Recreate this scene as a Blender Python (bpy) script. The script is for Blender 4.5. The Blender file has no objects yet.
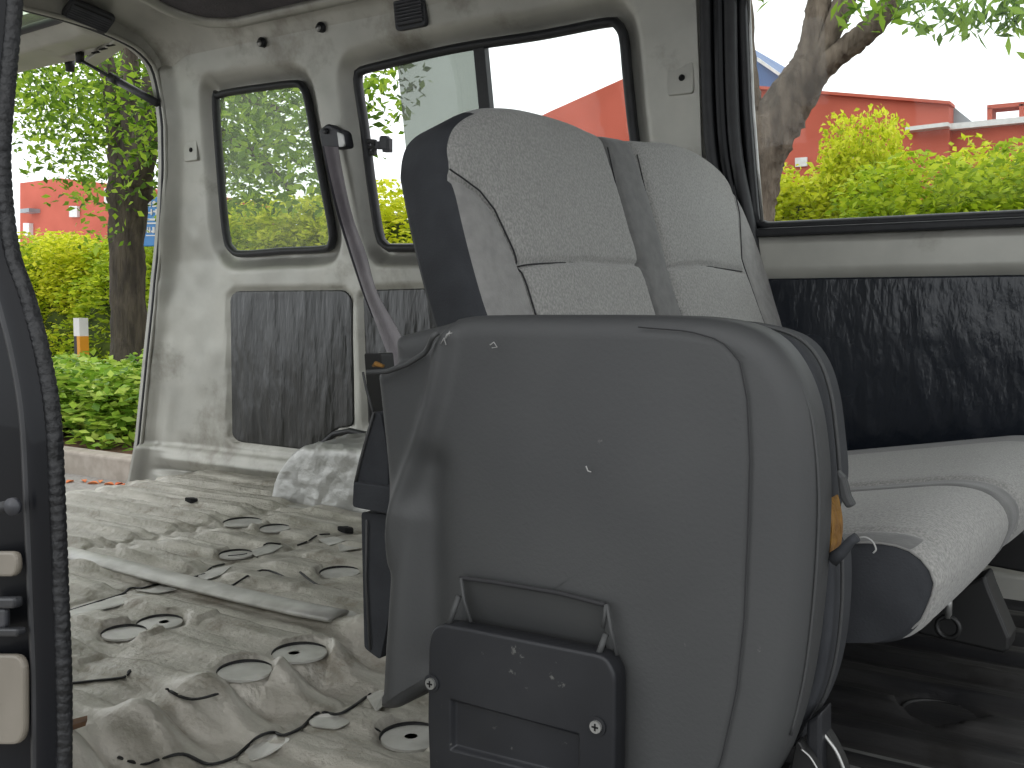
import bpy, math, random
import numpy as np
from mathutils import Vector

random.seed(7)
rng = np.random.default_rng(11)
S = bpy.context.scene
COL = S.collection

# ------------------------------------------------------------------ camera
F = 1027.0
YAW, PITCH = math.radians(33.8), math.radians(4.25)
CAM = np.array([0.0, 0.0, 0.49])
Fw = np.array([-math.sin(YAW) * math.cos(PITCH), math.cos(YAW) * math.cos(PITCH), -math.sin(PITCH)])
Rt = np.array([math.cos(YAW), math.sin(YAW), 0.0])
Up = np.cross(Rt, Fw)


def ray(px, py):
    return Fw + Rt * (px - 512) / F + Up * (384 - py) / F


def onY(px, py, Y):
    d = ray(px, py)
    return CAM + d * (Y / d[1])


def onX(px, py, X):
    d = ray(px, py)
    return CAM + d * (X / d[0])


def onZ(px, py, Z):
    d = ray(px, py)
    return CAM + d * ((Z - CAM[2]) / d[2])


def onP(px, py, P0, N):
    d = ray(px, py)
    return CAM + d * (np.dot(np.array(P0) - CAM, N) / np.dot(d, N))


cd = bpy.data.cameras.new('camera')
cam = bpy.data.objects.new('camera', cd)
COL.objects.link(cam)
cam.location = CAM
cam.rotation_euler = (math.pi / 2 - PITCH, 0, YAW)
cd.sensor_width = 36.0
cd.lens = F / 1024 * 36.0
cd.clip_start = 0.01
cd.clip_end = 500
S.camera = cam

# ------------------------------------------------------------------ materials


def lin(r, g, b):
    f = lambda c: ((c / 255 + 0.055) / 1.055) ** 2.4 if c > 10 else c / 255 / 12.92
    return (f(r), f(g), f(b), 1)


def mat(name, c1, c2=None, rough=0.6, metal=0.0, nscale=8.0, bump=0.0, bscale=60.0, stretch=(1, 1, 1),
        ramp=(0.35, 0.65), spec=0.5, c3=None, c3scale=3.0, c3ramp=(0.55, 0.7), detail=6.0, coat=0.0,
        bstretch=None, bdist=0.01, rough2=None, sheen=0.0):
    m = bpy.data.materials.new(name)
    m.use_nodes = True
    nt = m.node_tree
    N, L = nt.nodes, nt.links
    b = N['Principled BSDF']
    b.inputs['Roughness'].default_value = rough
    b.inputs['Metallic'].default_value = metal
    b.inputs['Specular IOR Level'].default_value = spec
    b.inputs['Coat Weight'].default_value = coat
    b.inputs['Sheen Weight'].default_value = sheen
    b.inputs['Base Color'].default_value = c1
    tc = N.new('ShaderNodeTexCoord')
    mp = N.new('ShaderNodeMapping')
    mp.inputs['Scale'].default_value = stretch
    L.new(tc.outputs['Object'], mp.inputs['Vector'])
    if c2 is not None:
        nz = N.new('ShaderNodeTexNoise')
        nz.inputs['Scale'].default_value = nscale
        nz.inputs['Detail'].default_value = detail
        L.new(mp.outputs['Vector'], nz.inputs['Vector'])
        cr = N.new('ShaderNodeValToRGB')
        cr.color_ramp.elements[0].position = ramp[0]
        cr.color_ramp.elements[1].position = ramp[1]
        cr.color_ramp.elements[0].color = c1
        cr.color_ramp.elements[1].color = c2
        L.new(nz.outputs['Fac'], cr.inputs['Fac'])
        out = cr.outputs['Color']
        if c3 is not None:
            n3 = N.new('ShaderNodeTexNoise')
            n3.inputs['Scale'].default_value = c3scale
            n3.inputs['Detail'].default_value = 8
            n3.inputs['Roughness'].default_value = 0.65
            L.new(tc.outputs['Object'], n3.inputs['Vector'])
            r3 = N.new('ShaderNodeMapRange')
            r3.inputs['From Min'].default_value = c3ramp[0]
            r3.inputs['From Max'].default_value = c3ramp[1]
            L.new(n3.outputs['Fac'], r3.inputs['Value'])
            mx = N.new('ShaderNodeMix')
            mx.data_type = 'RGBA'
            L.new(r3.outputs['Result'], mx.inputs['Factor'])
            L.new(out, mx.inputs[6])
            mx.inputs[7].default_value = c3
            out = mx.outputs[2]
        L.new(out, b.inputs['Base Color'])
        if rough2 is not None:
            rr = N.new('ShaderNodeMapRange')
            rr.inputs['To Min'].default_value = rough
            rr.inputs['To Max'].default_value = rough2
            L.new(nz.outputs['Fac'], rr.inputs['Value'])
            L.new(rr.outputs['Result'], b.inputs['Roughness'])
    if bump > 0:
        mb = N.new('ShaderNodeMapping')
        mb.inputs['Scale'].default_value = bstretch or stretch
        L.new(tc.outputs['Object'], mb.inputs['Vector'])
        nb = N.new('ShaderNodeTexNoise')
        nb.inputs['Scale'].default_value = bscale
        nb.inputs['Detail'].default_value = 4
        L.new(mb.outputs['Vector'], nb.inputs['Vector'])
        bp = N.new('ShaderNodeBump')
        bp.inputs['Strength'].default_value = bump
        bp.inputs['Distance'].default_value = bdist
        L.new(nb.outputs['Fac'], bp.inputs['Height'])
        L.new(bp.outputs['Normal'], b.inputs['Normal'])
    return m


def glass_mat(name, tint, gloss=0.06, haze=0.0, hazecol=(0.5, 0.5, 0.45, 1), hscale=6.0):
    m = bpy.data.materials.new(name)
    m.use_nodes = True
    N, L = m.node_tree.nodes, m.node_tree.links
    N.clear()
    out = N.new('ShaderNodeOutputMaterial')
    tr = N.new('ShaderNodeBsdfTransparent')
    tr.inputs['Color'].default_value = tint
    gl = N.new('ShaderNodeBsdfGlossy')
    gl.inputs['Roughness'].default_value = 0.02
    mx = N.new('ShaderNodeMixShader')
    mx.inputs['Fac'].default_value = gloss
    L.new(tr.outputs[0], mx.inputs[1])
    L.new(gl.outputs[0], mx.inputs[2])
    last = mx
    if haze > 0:
        df = N.new('ShaderNodeBsdfDiffuse')
        df.inputs['Color'].default_value = hazecol
        tl = N.new('ShaderNodeBsdfTranslucent')
        tl.inputs['Color'].default_value = hazecol
        md = N.new('ShaderNodeMixShader')
        L.new(df.outputs[0], md.inputs[1])
        L.new(tl.outputs[0], md.inputs[2])
        tc = N.new('ShaderNodeTexCoord')
        nz = N.new('ShaderNodeTexNoise')
        nz.inputs['Scale'].default_value = hscale
        nz.inputs['Detail'].default_value = 5
        L.new(tc.outputs['Object'], nz.inputs['Vector'])
        mr = N.new('ShaderNodeMapRange')
        mr.inputs['From Min'].default_value = 0.3
        mr.inputs['From Max'].default_value = 0.7
        mr.inputs['To Min'].default_value = haze * 0.7
        mr.inputs['To Max'].default_value = haze * 1.3
        L.new(nz.outputs['Fac'], mr.inputs['Value'])
        m2 = N.new('ShaderNodeMixShader')
        L.new(mr.outputs['Result'], m2.inputs['Fac'])
        L.new(mx.outputs[0], m2.inputs[1])
        L.new(md.outputs[0], m2.inputs[2])
        last = m2
    L.new(last.outputs[0], out.inputs['Surface'])
    return m


def leaf_mat(name, cols, trans=0.35, rough=0.5):
    m = bpy.data.materials.new(name)
    m.use_nodes = True
    N, L = m.node_tree.nodes, m.node_tree.links
    N.clear()
    out = N.new('ShaderNodeOutputMaterial')
    g = N.new('ShaderNodeNewGeometry')
    cr = N.new('ShaderNodeValToRGB')
    els = cr.color_ramp.elements
    els[0].color = cols[0]
    els[0].position = 0
    els[1].color = cols[-1]
    els[1].position = 1
    for i, c in enumerate(cols[1:-1]):
        e = els.new((i + 1) / (len(cols) - 1))
        e.color = c
    L.new(g.outputs['Random Per Island'], cr.inputs['Fac'])
    d = N.new('ShaderNodeBsdfPrincipled')
    d.inputs['Roughness'].default_value = rough
    d.inputs['Specular IOR Level'].default_value = 0.3
    t = N.new('ShaderNodeBsdfTranslucent')
    L.new(cr.outputs['Color'], d.inputs['Base Color'])
    L.new(cr.outputs['Color'], t.inputs['Color'])
    mx = N.new('ShaderNodeMixShader')
    mx.inputs['Fac'].default_value = trans
    L.new(d.outputs[0], mx.inputs[1])
    L.new(t.outputs[0], mx.inputs[2])
    L.new(mx.outputs[0], out.inputs['Surface'])
    return m


M = {}
M['metal'] = mat('silver_primer', lin(160, 159, 152), lin(186, 185, 177), rough=0.36, metal=0.45, nscale=7, ramp=(0.3, 0.7),
                 bump=0.12, bscale=14, c3=lin(118, 113, 102), c3scale=4, c3ramp=(0.56, 0.74), rough2=0.55)
M['floor'] = mat('floor_silver', lin(144, 140, 128), lin(198, 194, 184), rough=0.30, metal=0.35, nscale=24, ramp=(0.28, 0.66),
                 stretch=(0.35, 1.5, 1), bump=0.6, bscale=130, c3=lin(104, 92, 70), c3scale=14, c3ramp=(0.54, 0.78), rough2=0.6,
                 bstretch=(0.8, 1, 1), bdist=0.004)
M['floor_bright'] = mat('floor_bright', lin(176, 175, 168), lin(206, 205, 199), rough=0.4, metal=0.2, nscale=25)
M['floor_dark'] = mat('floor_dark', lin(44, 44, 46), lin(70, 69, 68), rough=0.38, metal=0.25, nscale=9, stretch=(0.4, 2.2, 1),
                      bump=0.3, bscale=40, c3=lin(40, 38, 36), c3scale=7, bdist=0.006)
M['sealant'] = mat('black_sealant_and_shade', lin(20, 20, 20), rough=0.6)
M['hole'] = mat('hole_black', lin(10, 10, 11), rough=0.9)
M['rubber'] = mat('black_rubber', lin(24, 25, 28), lin(34, 35, 38), rough=0.5, nscale=40)
M['weatherstrip'] = mat('weatherstrip', lin(17, 18, 20), lin(25, 26, 29), rough=0.55, nscale=60, bump=0.5, bscale=90)
M['navy'] = mat('dark_navy_paint', lin(11, 12, 16), lin(15, 17, 22), spec=0.18, rough=0.42, metal=0.0, nscale=5, coat=0.12)
M['pillar_beige'] = mat('beige_patch', lin(104, 98, 88), lin(122, 116, 106), rough=0.5, nscale=9)
M['vinyl'] = mat('black_vinyl', lin(33, 35, 34), lin(42, 43, 42), rough=0.28, nscale=5, spec=0.6,
                 bump=0.7, bscale=6, bstretch=(5, 1, 1.0), bdist=0.012)
M['vinyl2'] = mat('black_vinyl_door', lin(22, 27, 35), lin(27, 32, 40), rough=0.26, nscale=5, spec=0.5,
                  bump=0.6, bscale=8, bstretch=(4, 1, 1.6), bdist=0.008)
M['headliner'] = mat('headliner', lin(72, 69, 73), lin(84, 80, 84), rough=0.8, nscale=20, bump=0.3, bscale=150)
M['slat'] = mat('vent_slat', lin(70, 71, 76), lin(80, 81, 86), rough=0.5, nscale=30)
M['plastic'] = mat('dark_plastic', lin(46, 47, 52), lin(54, 55, 60), rough=0.45, nscale=30)
M['grille'] = mat('grille_dark', lin(16, 16, 18), rough=0.7)
M['steel'] = mat('zinc_steel', lin(150, 150, 148), lin(175, 175, 172), rough=0.35, metal=0.7, nscale=30)
M['darksteel'] = mat('dark_steel', lin(36, 37, 40), lin(44, 45, 48), rough=0.42, metal=0.15, nscale=12, spec=0.4,
                     c3=lin(92, 92, 90), c3scale=55, c3ramp=(0.66, 0.70))
M['cover'] = mat('charcoal_cover', lin(56, 57, 58), lin(64, 65, 65), rough=0.62, nscale=4, bump=0.12, bscale=300, bdist=0.002,
                 c3=lin(120, 120, 116), c3scale=60, c3ramp=(0.72, 0.8))
M['side_cloth'] = mat('charcoal_cloth', lin(42, 44, 48), lin(50, 52, 56), rough=0.85, nscale=30, bump=0.25, bscale=400, bdist=0.002)
M['bolster'] = mat('grey_cloth', lin(128, 127, 125), lin(142, 141, 138), rough=0.9, nscale=60, bump=0.3, bscale=420, bdist=0.002, sheen=0.2)
M['insert'] = mat('grey_weave', lin(128, 128, 125), lin(158, 157, 153), rough=0.9, nscale=420, detail=2, bump=0.7, bscale=380, bdist=0.002, sheen=0.2,
                  stretch=(1, 1, 0.6))
M['strip'] = mat('dark_strip_cloth', lin(98, 98, 97), lin(110, 110, 108), rough=0.9, nscale=60, bump=0.3, bscale=420, bdist=0.002, sheen=0.2)
M['thread'] = mat('grey_thread', lin(38, 38, 40), rough=0.8)
M['thread_light'] = mat('light_thread', lin(150, 150, 148), rough=0.8)
M['foam'] = mat('yellow_foam', lin(150, 112, 50), lin(112, 78, 34), rough=0.95, nscale=40, bump=0.8, bscale=80)
M['web'] = mat('belt_webbing', lin(112, 106, 111), lin(128, 122, 126), rough=0.6, nscale=12, bump=0.4, bscale=200, bstretch=(1, 1, 0.2), bdist=0.003)
M['web_shade'] = mat('belt_webbing_shade', lin(56, 54, 60), lin(66, 64, 70), rough=0.6, nscale=12)  # darker copy of the webbing, shade put into its colour
M['foil'] = mat('silver_foil', lin(160, 160, 156), lin(190, 190, 186), rough=0.4, metal=0.5, nscale=6, bump=0.6, bscale=22, bdist=0.010)
M['rust'] = mat('rust_flake', lin(110, 78, 50), lin(80, 60, 44), rough=0.8, nscale=60)
# outside
M['asphalt'] = mat('asphalt', lin(120, 117, 112), lin(142, 139, 134), rough=0.85, nscale=30, bump=0.3, bscale=80)
M['kerbstone'] = mat('kerbstone', lin(138, 130, 120), lin(158, 150, 140), rough=0.85, nscale=12)
M['soil'] = mat('soil', lin(84, 62, 48), lin(120, 84, 62), rough=0.95, nscale=18, bump=0.9, bscale=20, bdist=0.05, c3=lin(100, 110, 40), c3scale=1.2)
M['brick'] = mat('terracotta', lin(172, 84, 66), lin(186, 94, 76), rough=0.9, nscale=0.5)
M['blueroof'] = mat('blue_roof', lin(70, 96, 140), lin(84, 110, 152), rough=0.6, nscale=1)
M['white'] = mat('white_paint', lin(200, 200, 198), lin(214, 214, 212), rough=0.6, nscale=5)
M['grey_glass'] = mat('grey_glass', lin(120, 126, 130), lin(150, 156, 160), rough=0.3, nscale=0.5)
M['bark'] = mat('bark', lin(84, 73, 64), lin(122, 109, 97), rough=0.95, nscale=9, stretch=(2, 2, 0.5), bump=1.0, bscale=14, bstretch=(2.2, 2.2, 0.5), bdist=0.04,
                c3=lin(70, 62, 54), c3scale=2.5)
M['bark_dark'] = mat('bark_dark', lin(50, 44, 38), lin(78, 70, 60), rough=0.95, nscale=9, stretch=(2, 2, 0.5), bump=1.0, bscale=14, bstretch=(2.2, 2.2, 0.5), bdist=0.04)
M['leaf_tree'] = leaf_mat('leaf_tree', [lin(66, 92, 32), lin(98, 132, 40), lin(136, 170, 52), lin(172, 198, 66)], 0.55)
M['leaf_near'] = leaf_mat('leaf_near', [lin(80, 116, 40), lin(124, 160, 56), lin(156, 188, 72)], 0.5)
M['leaf_yellow'] = leaf_mat('leaf_yellow', [lin(150, 166, 28), lin(196, 206, 44), lin(218, 222, 58), lin(234, 232, 84)], 0.5)
M['leaf_green'] = leaf_mat('leaf_green', [lin(122, 150, 32), lin(172, 194, 46), lin(204, 216, 62)], 0.5)
M['leaf_shrub'] = leaf_mat('leaf_shrub', [lin(84, 122, 38), lin(130, 168, 54), lin(170, 198, 76), lin(190, 208, 100)], 0.35, 0.35)
M['bush_core'] = mat('bush_core', lin(40, 54, 14), lin(70, 84, 20), rough=1.0, nscale=5)
M['leaf_red'] = mat('fallen_leaf', lin(176, 84, 52), lin(196, 120, 66), rough=0.8, nscale=6)
M['signblue'] = mat('sign_blue', lin(24, 112, 176), lin(30, 122, 186), rough=0.4, nscale=2)
M['orange'] = mat('orange_paint', lin(206, 140, 30), rough=0.5)
M['black'] = mat('black_paint', lin(26, 26, 26), rough=0.5)
M['glass_quarter'] = glass_mat('glass_dusty', (0.90, 0.94, 0.88, 1), 0.015, 0.10, (0.62, 0.64, 0.54, 1), 9)
M['glass_tint'] = glass_mat('glass_tinted', (0.46, 0.49, 0.46, 1), 0.03, 0.16, (0.5, 0.5, 0.46, 1), 5)
M['glass_clear'] = glass_mat('glass_clear', (0.94, 0.96, 0.95, 1), 0.012)
M['glass_tail'] = glass_mat('glass_tailgate', (0.78, 0.84, 0.74, 1), 0.08, 0.10, (0.6, 0.64, 0.5, 1), 9)

# ------------------------------------------------------------------ helpers


def tag(o, label=None, cat=None, group=None, kind=None):
    if label:
        o['label'] = label
    if cat:
        o['category'] = cat
    if group:
        o['group'] = group
    if kind:
        o['kind'] = kind
    return o


def empty(name, loc=(0, 0, 0)):
    o = bpy.data.objects.new(name, None)
    o.empty_display_size = 0.05
    COL.objects.link(o)
    o.location = [float(v) for v in loc]
    return o


def link(name, verts, faces, mats, parent=None, smooth=True, fmat=None):
    me = bpy.data.meshes.new(name)
    me.from_pydata([tuple(float(c) for c in v) for v in verts], [], [tuple(int(i) for i in f) for f in faces])
    if not isinstance(mats, (list, tuple)):
        mats = [mats]
    for m in mats:
        me.materials.append(m)
    if fmat is not None:
        me.polygons.foreach_set('material_index', np.asarray(fmat, dtype=np.int32))
    if smooth:
        me.polygons.foreach_set('use_smooth', np.ones(len(me.polygons), dtype=bool))
    me.update()
    o = bpy.data.objects.new(name, me)
    COL.objects.link(o)
    if parent is not None:
        o.parent = parent
        off = Vector((0, 0, 0))
        q = parent
        while q is not None:
            off += q.location
            q = q.parent
        o.location = -off
    return o


def autosmooth(o, ang=40):
    me = o.data
    a = math.radians(ang)
    import bmesh
    bm = bmesh.new()
    bm.from_mesh(me)
    bmesh.ops.recalc_face_normals(bm, faces=bm.faces)
    for e in bm.edges:
        e.smooth = not (len(e.link_faces) == 2 and e.calc_face_angle(0) > a)
    bm.to_mesh(me)
    bm.free()
    return o


def bevel(o, w, seg=2):
    m = o.modifiers.new('bevel', 'BEVEL')
    m.width = w
    m.segments = seg
    m.limit_method = 'ANGLE'
    m.angle_limit = math.radians(35)
    return o


def merge(parts):
    V, Fc = [], []
    for v, f in parts:
        b = len(V)
        V += list(v)
        Fc += [tuple(i + b for i in q) for q in f]
    return V, Fc


def box(x0, x1, y0, y1, z0, z1):
    v = [(x0, y0, z0), (x1, y0, z0), (x1, y1, z0), (x0, y1, z0), (x0, y0, z1), (x1, y0, z1), (x1, y1, z1), (x0, y1, z1)]
    f = [(0, 3, 2, 1), (4, 5, 6, 7), (0, 1, 5, 4), (1, 2, 6, 5), (2, 3, 7, 6), (3, 0, 4, 7)]
    return v, f


def prism(pts, ext):
    """closed polygon of 3-D points swept by vector ext"""
    n = len(pts)
    e = np.array(ext)
    v = [np.array(p) for p in pts] + [np.array(p) + e for p in pts]
    f = [tuple(range(n - 1, -1, -1)), tuple(range(n, 2 * n))]
    for i in range(n):
        j = (i + 1) % n
        f.append((i, j, n + j, n + i))
    return v, f


def tube(pts, rad, n=8, closed=False, flat=None, updir=None):
    """sweep; rad scalar or list; flat=(w,h) gives an elliptical section with w along side, h along updir"""
    P = [np.array(p, dtype=float) for p in pts]
    k = len(P)
    if not hasattr(rad, '__len__'):
        rad = [rad] * k
    V, Fc = [], []
    prev = None
    for i in range(k):
        if closed:
            t = P[(i + 1) % k] - P[i - 1]
        else:
            t = P[min(i + 1, k - 1)] - P[max(i - 1, 0)]
        t = t / (np.linalg.norm(t) + 1e-12)
        u = np.array(updir, dtype=float) if updir is not None else (prev if prev is not None else np.array([0.13, 0.21, 0.97]))
        u = u - t * np.dot(u, t)
        if np.linalg.norm(u) < 1e-4:
            u = np.array([1.0, 0.1, 0]) - t * t[0]
        u /= np.linalg.norm(u)
        s = np.cross(t, u)
        prev = u
        for j in range(n):
            a = 2 * math.pi * j / n
            if flat:
                V.append(P[i] + s * math.cos(a) * flat[0] + u * math.sin(a) * flat[1])
            else:
                V.append(P[i] + (s * math.cos(a) + u * math.sin(a)) * rad[i])
    m = k if closed else k - 1
    for i in range(m):
        for j in range(n):
            a, b = i * n + j, i * n + (j + 1) % n
            c, d = ((i + 1) % k) * n + (j + 1) % n, ((i + 1) % k) * n + j
            Fc.append((a, b, c, d))
    if not closed:
        Fc.append(tuple(range(n - 1, -1, -1)))
        Fc.append(tuple((k - 1) * n + j for j in range(n)))
    return V, Fc


def cyl(c, axis, r, h, n=24, r2=None):
    c = np.array(c, dtype=float)
    a = np.array(axis, dtype=float)
    a /= np.linalg.norm(a)
    return tube([c, c + a * h], [r, r if r2 is None else r2], n)


def catmull(pts, n=6, closed=True):
    P = [np.array(p, dtype=float) for p in pts]
    k = len(P)
    out = []
    rngk = k if closed else k - 1
    for i in range(rngk):
        g = (lambda j: P[j % k]) if closed else (lambda j: P[min(max(j, 0), k - 1)])
        p0, p1, p2, p3 = g(i - 1), g(i), g(i + 1), g(i + 2)
        for s in range(n):
            t = s / n
            out.append(0.5 * (2 * p1 + (p2 - p0) * t + (2 * p0 - 5 * p1 + 4 * p2 - p3) * t * t + (3 * p1 - p0 - 3 * p2 + p3) * t ** 3))
    if not closed:
        out.append(P[-1])
    return out


def rounded(pts, r, n=6):
    """round the corners of a closed polygon (2-D or 3-D), r per corner or scalar"""
    P = [np.array(p, dtype=float) for p in pts]
    k = len(P)
    R = r if hasattr(r, '__len__') else [r] * k
    out = []
    for i in range(k):
        p, a, b = P[i], P[i - 1] - P[i], P[(i + 1) % k] - P[i]
        la, lb = np.linalg.norm(a), np.linalg.norm(b)
        d = min(R[i], la * 0.48, lb * 0.48)
        A, B = p + a / la * d, p + b / lb * d
        for s in range(n + 1):
            t = s / n
            out.append((1 - t) ** 2 * A + 2 * t * (1 - t) * p + t * t * B)
    return out


def resample(pts, N, closed=True):
    P = np.array(pts, dtype=float)
    Q = np.vstack([P, P[:1]]) if closed else P
    L = np.concatenate([[0], np.cumsum(np.linalg.norm(np.diff(Q, axis=0), axis=1))])
    s = np.linspace(0, L[-1], N, endpoint=not closed)
    return np.stack([np.interp(s, L, Q[:, i]) for i in range(Q.shape[1])], axis=1)


def polydist(X, Y, pts, closed):
    P = np.array(pts, dtype=float)[:, :2]
    Q = np.vstack([P, P[:1]]) if closed else P
    best = np.full(X.shape, 1e9)
    for i in range(len(Q) - 1):
        a, b = Q[i], Q[i + 1]
        d = b - a
        l2 = max(d @ d, 1e-12)
        t = np.clip(((X - a[0]) * d[0] + (Y - a[1]) * d[1]) / l2, 0, 1)
        best = np.minimum(best, (X - a[0] - t * d[0]) ** 2 + (Y - a[1] - t * d[1]) ** 2)
    return np.sqrt(best)


def inside(X, Y, pts):
    P = np.array(pts, dtype=float)[:, :2]
    r = np.zeros(X.shape, dtype=bool)
    n = len(P)
    for i in range(n):
        x0, y0 = P[i]
        x1, y1 = P[(i + 1) % n]
        c = (y0 > Y) != (y1 > Y)
        with np.errstate(divide='ignore', invalid='ignore'):
            xi = (x1 - x0) * (Y - y0) / (y1 - y0 + 1e-15) + x0
        r ^= c & (X < xi)
    return r


def sdf(X, Y, pts):
    d = polydist(X, Y, pts, True)
    return np.where(inside(X, Y, pts), -d, d)


def sstep(a, b, x):
    t = np.clip((x - a) / (b - a), 0, 1)
    return t * t * (3 - 2 * t)


def vnoise(X, Y, seed=0):
    r = np.random.default_rng(seed).random((64, 64))
    xi, yi = np.floor(X).astype(int), np.floor(Y).astype(int)
    fx, fy = X - xi, Y - yi
    fx, fy = fx * fx * (3 - 2 * fx), fy * fy * (3 - 2 * fy)
    g = lambda a, b: r[a % 64, b % 64]
    return (g(xi, yi) * (1 - fx) + g(xi + 1, yi) * fx) * (1 - fy) + (g(xi, yi + 1) * (1 - fx) + g(xi + 1, yi + 1) * fx) * fy - 0.5


def grid(P, keep=None, flip=False):
    n, m, _ = P.shape
    idx = np.arange(n * m).reshape(n, m)
    q = np.stack([idx[:-1, :-1], idx[1:, :-1], idx[1:, 1:], idx[:-1, 1:]], -1)
    if flip:
        q = q[..., ::-1]
    sel = keep if keep is not None else np.ones((n - 1, m - 1), bool)
    return P.reshape(-1, 3), q[sel]


def grid_obj(name, P, mats, parent=None, keep=None, flip=False, fm=None):
    v, f = grid(P, keep, flip)
    fmat = None
    if fm is not None:
        fmat = fm[keep] if keep is not None else fm.reshape(-1)
    return link(name, v, f, mats, parent, True, fmat)


def solid_from_grid(name, P, N, t, mats, parent=None):
    """thick sheet: grid P and its copy moved by -N*t with a rim"""
    n, m, _ = P.shape
    v1, f1 = grid(P)
    P2 = P - np.array(N) * t
    v2, f2 = grid(P2, flip=True)
    b = n * m
    idx = np.arange(n * m).reshape(n, m)
    loop = list(idx[0, :]) + list(idx[1:, -1]) + list(idx[-1, -2::-1]) + list(idx[-2:0:-1, 0])
    rim = [(loop[i], loop[(i + 1) % len(loop)], loop[(i + 1) % len(loop)] + b, loop[i] + b) for i in range(len(loop))]
    V = np.vstack([v1, v2])
    Fc = [tuple(q) for q in f1] + [tuple(q + b) for q in f2] + rim
    return autosmooth(link(name, V, Fc, mats, parent), 50)


def pillow(name, outline, O, A, B, N, thick, r, mats, parent=None, npts=260, rings=50, center=None, bulge=0.0, disp=None,
           zone=None, back=True, rsteps=7):
    O, A, B, N = (np.array(q, dtype=float) for q in (O, A, B, N))
    o2 = resample(outline, npts)
    area = 0.5 * np.sum(o2[:, 0] * np.roll(o2[:, 1], -1) - np.roll(o2[:, 0], -1) * o2[:, 1])
    if area < 0:
        o2 = o2[::-1]
    tn = np.roll(o2, -1, 0) - np.roll(o2, 1, 0)
    inw = np.stack([-tn[:, 1], tn[:, 0]], 1)
    inw /= np.linalg.norm(inw, axis=1)[:, None] + 1e-12
    for _ in range(12):
        inw = (np.roll(inw, 1, 0) + inw + np.roll(inw, -1, 0)) / 3
    c = np.array(center if center is not None else o2.mean(0))
    R2, Rn, Rk = [], [], []
    o_in = o2 + inw * r
    if back:
        for s in (0.02, 0.5, 1.0):
            R2.append(c + (o2 + inw * r * 0.5 - c) * s)
            Rn.append(np.full(npts, -thick))
            Rk.append(0)
        R2.append(o2)
        Rn.append(np.full(npts, -thick + r * 0.5))
        Rk.append(0)
    for i in range(rsteps):
        a = math.pi / 2 * i / (rsteps - 1)
        R2.append(o2 + inw * r * (1 - math.cos(a)))
        Rn.append(np.full(npts, -r + r * math.sin(a)))
        Rk.append(1 if i <= 3 else 2)
    for i in range(1, rings):
        s = 1 - i / rings
        R2.append(c + (o_in - c) * s)
        Rn.append(np.full(npts, bulge * (1 - s ** 2)))
        Rk.append(2)
    R2 = np.array(R2)
    Rn = np.array(Rn)
    Rk = np.array(Rk)
    if disp is not None:
        fr = (Rk >= 1)[:, None]
        Rn = Rn + np.where(fr, disp(R2[..., 0], R2[..., 1]), 0)
    P = O + R2[..., :1] * A + R2[..., 1:] * B + Rn[..., None] * N
    nr = len(R2)
    V = P.reshape(-1, 3)
    V = np.vstack([V, [O + c[0] * A + c[1] * B + Rn[-1].mean() * N]])
    Fc, fm = [], []
    ctr = len(V) - 1
    if zone is not None:
        mid = (R2[:-1] + R2[1:]) / 2
        Z = zone(mid[..., 0], mid[..., 1], np.repeat(Rk[1:, None], npts, 1))
    for i in range(nr - 1):
        for j in range(npts):
            k = (j + 1) % npts
            Fc.append((i * npts + j, i * npts + k, (i + 1) * npts + k, (i + 1) * npts + j))
            fm.append(int(Z[i, j]) if zone is not None else 0)
    for j in range(npts):
        Fc.append(((nr - 1) * npts + j, (nr - 1) * npts + (j + 1) % npts, ctr))
        fm.append(int(Z[-1, j]) if zone is not None else 0)
    if back:
        Fc.append(tuple(range(npts - 1, -1, -1)))
        fm.append(0)
    # orientation
    nn = np.cross(A, B)
    if np.dot(nn, N) < 0:
        Fc = [f[::-1] for f in Fc]
    return link(name, V, Fc, mats, parent, True, fm)


# ------------------------------------------------------------------ the van shell
YW, XR = 1.93, -2.40            # far wall, top of the raked rear opening
XRZ = ([-0.075, -0.027, 0.09, 0.334, 0.571, 0.756, 0.88, 0.99, 1.4], [-2.68, -2.632, -2.595, -2.547, -2.500, -2.442, -2.408, -2.388, -2.388])


def xrz(z):
    return np.interp(z, XRZ[0], XRZ[1])


YC = 1.19                       # middle of the cabin
PROF = [(1.93, -0.02), (1.93, 0.62), (1.868, 1.10), (1.852, 1.165), (1.815, 1.222), (1.75, 1.258), (1.62, 1.285), (1.40, 1.302), (1.19, 1.308)]
PY = np.array([p[0] for p in PROF])
PZ = np.array([p[1] for p in PROF])
XF = 1.15                       # front end of what is built


def yw(z):
    return np.interp(z, PZ[:4], PY[:4])


def onW(px, py, off=0.0):
    """point of the far wall's inner skin moved outwards by off"""
    y = YW
    for _ in range(12):
        p = onY(px, py, y + off)
        y = float(yw(p[2]))
    return p


def wpts(pp, off=0.0):
    return [onW(x, y, off) for x, y in pp]


def xz(P):
    return [(p[0], p[2]) for p in P]


GL = 0.022   # glass lies this far outside the inner skin
Q_WIN = catmull([(217, 102), (221, 96), (229, 93), (262, 88), (297, 84), (305, 89), (309, 100), (315, 132), (324, 180), (333, 228), (333, 243), (326, 249),
                 (285, 251), (243, 254), (233, 249), (228, 238), (223, 190)], 5)
S_WIN = catmull([(359, 80), (363, 72), (374, 68), (456, 49), (540, 36), (608, 23), (619, 26), (625, 38), (629, 80), (635, 135), (646, 205), (648, 228), (640, 238), (590, 243),
                 (500, 246), (400, 248), (388, 246), (381, 236), (373, 187), (366, 130)], 5)
q3, s3 = wpts(Q_WIN, GL), wpts(S_WIN, GL)
q2, s2 = xz(q3), xz(s3)
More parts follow.
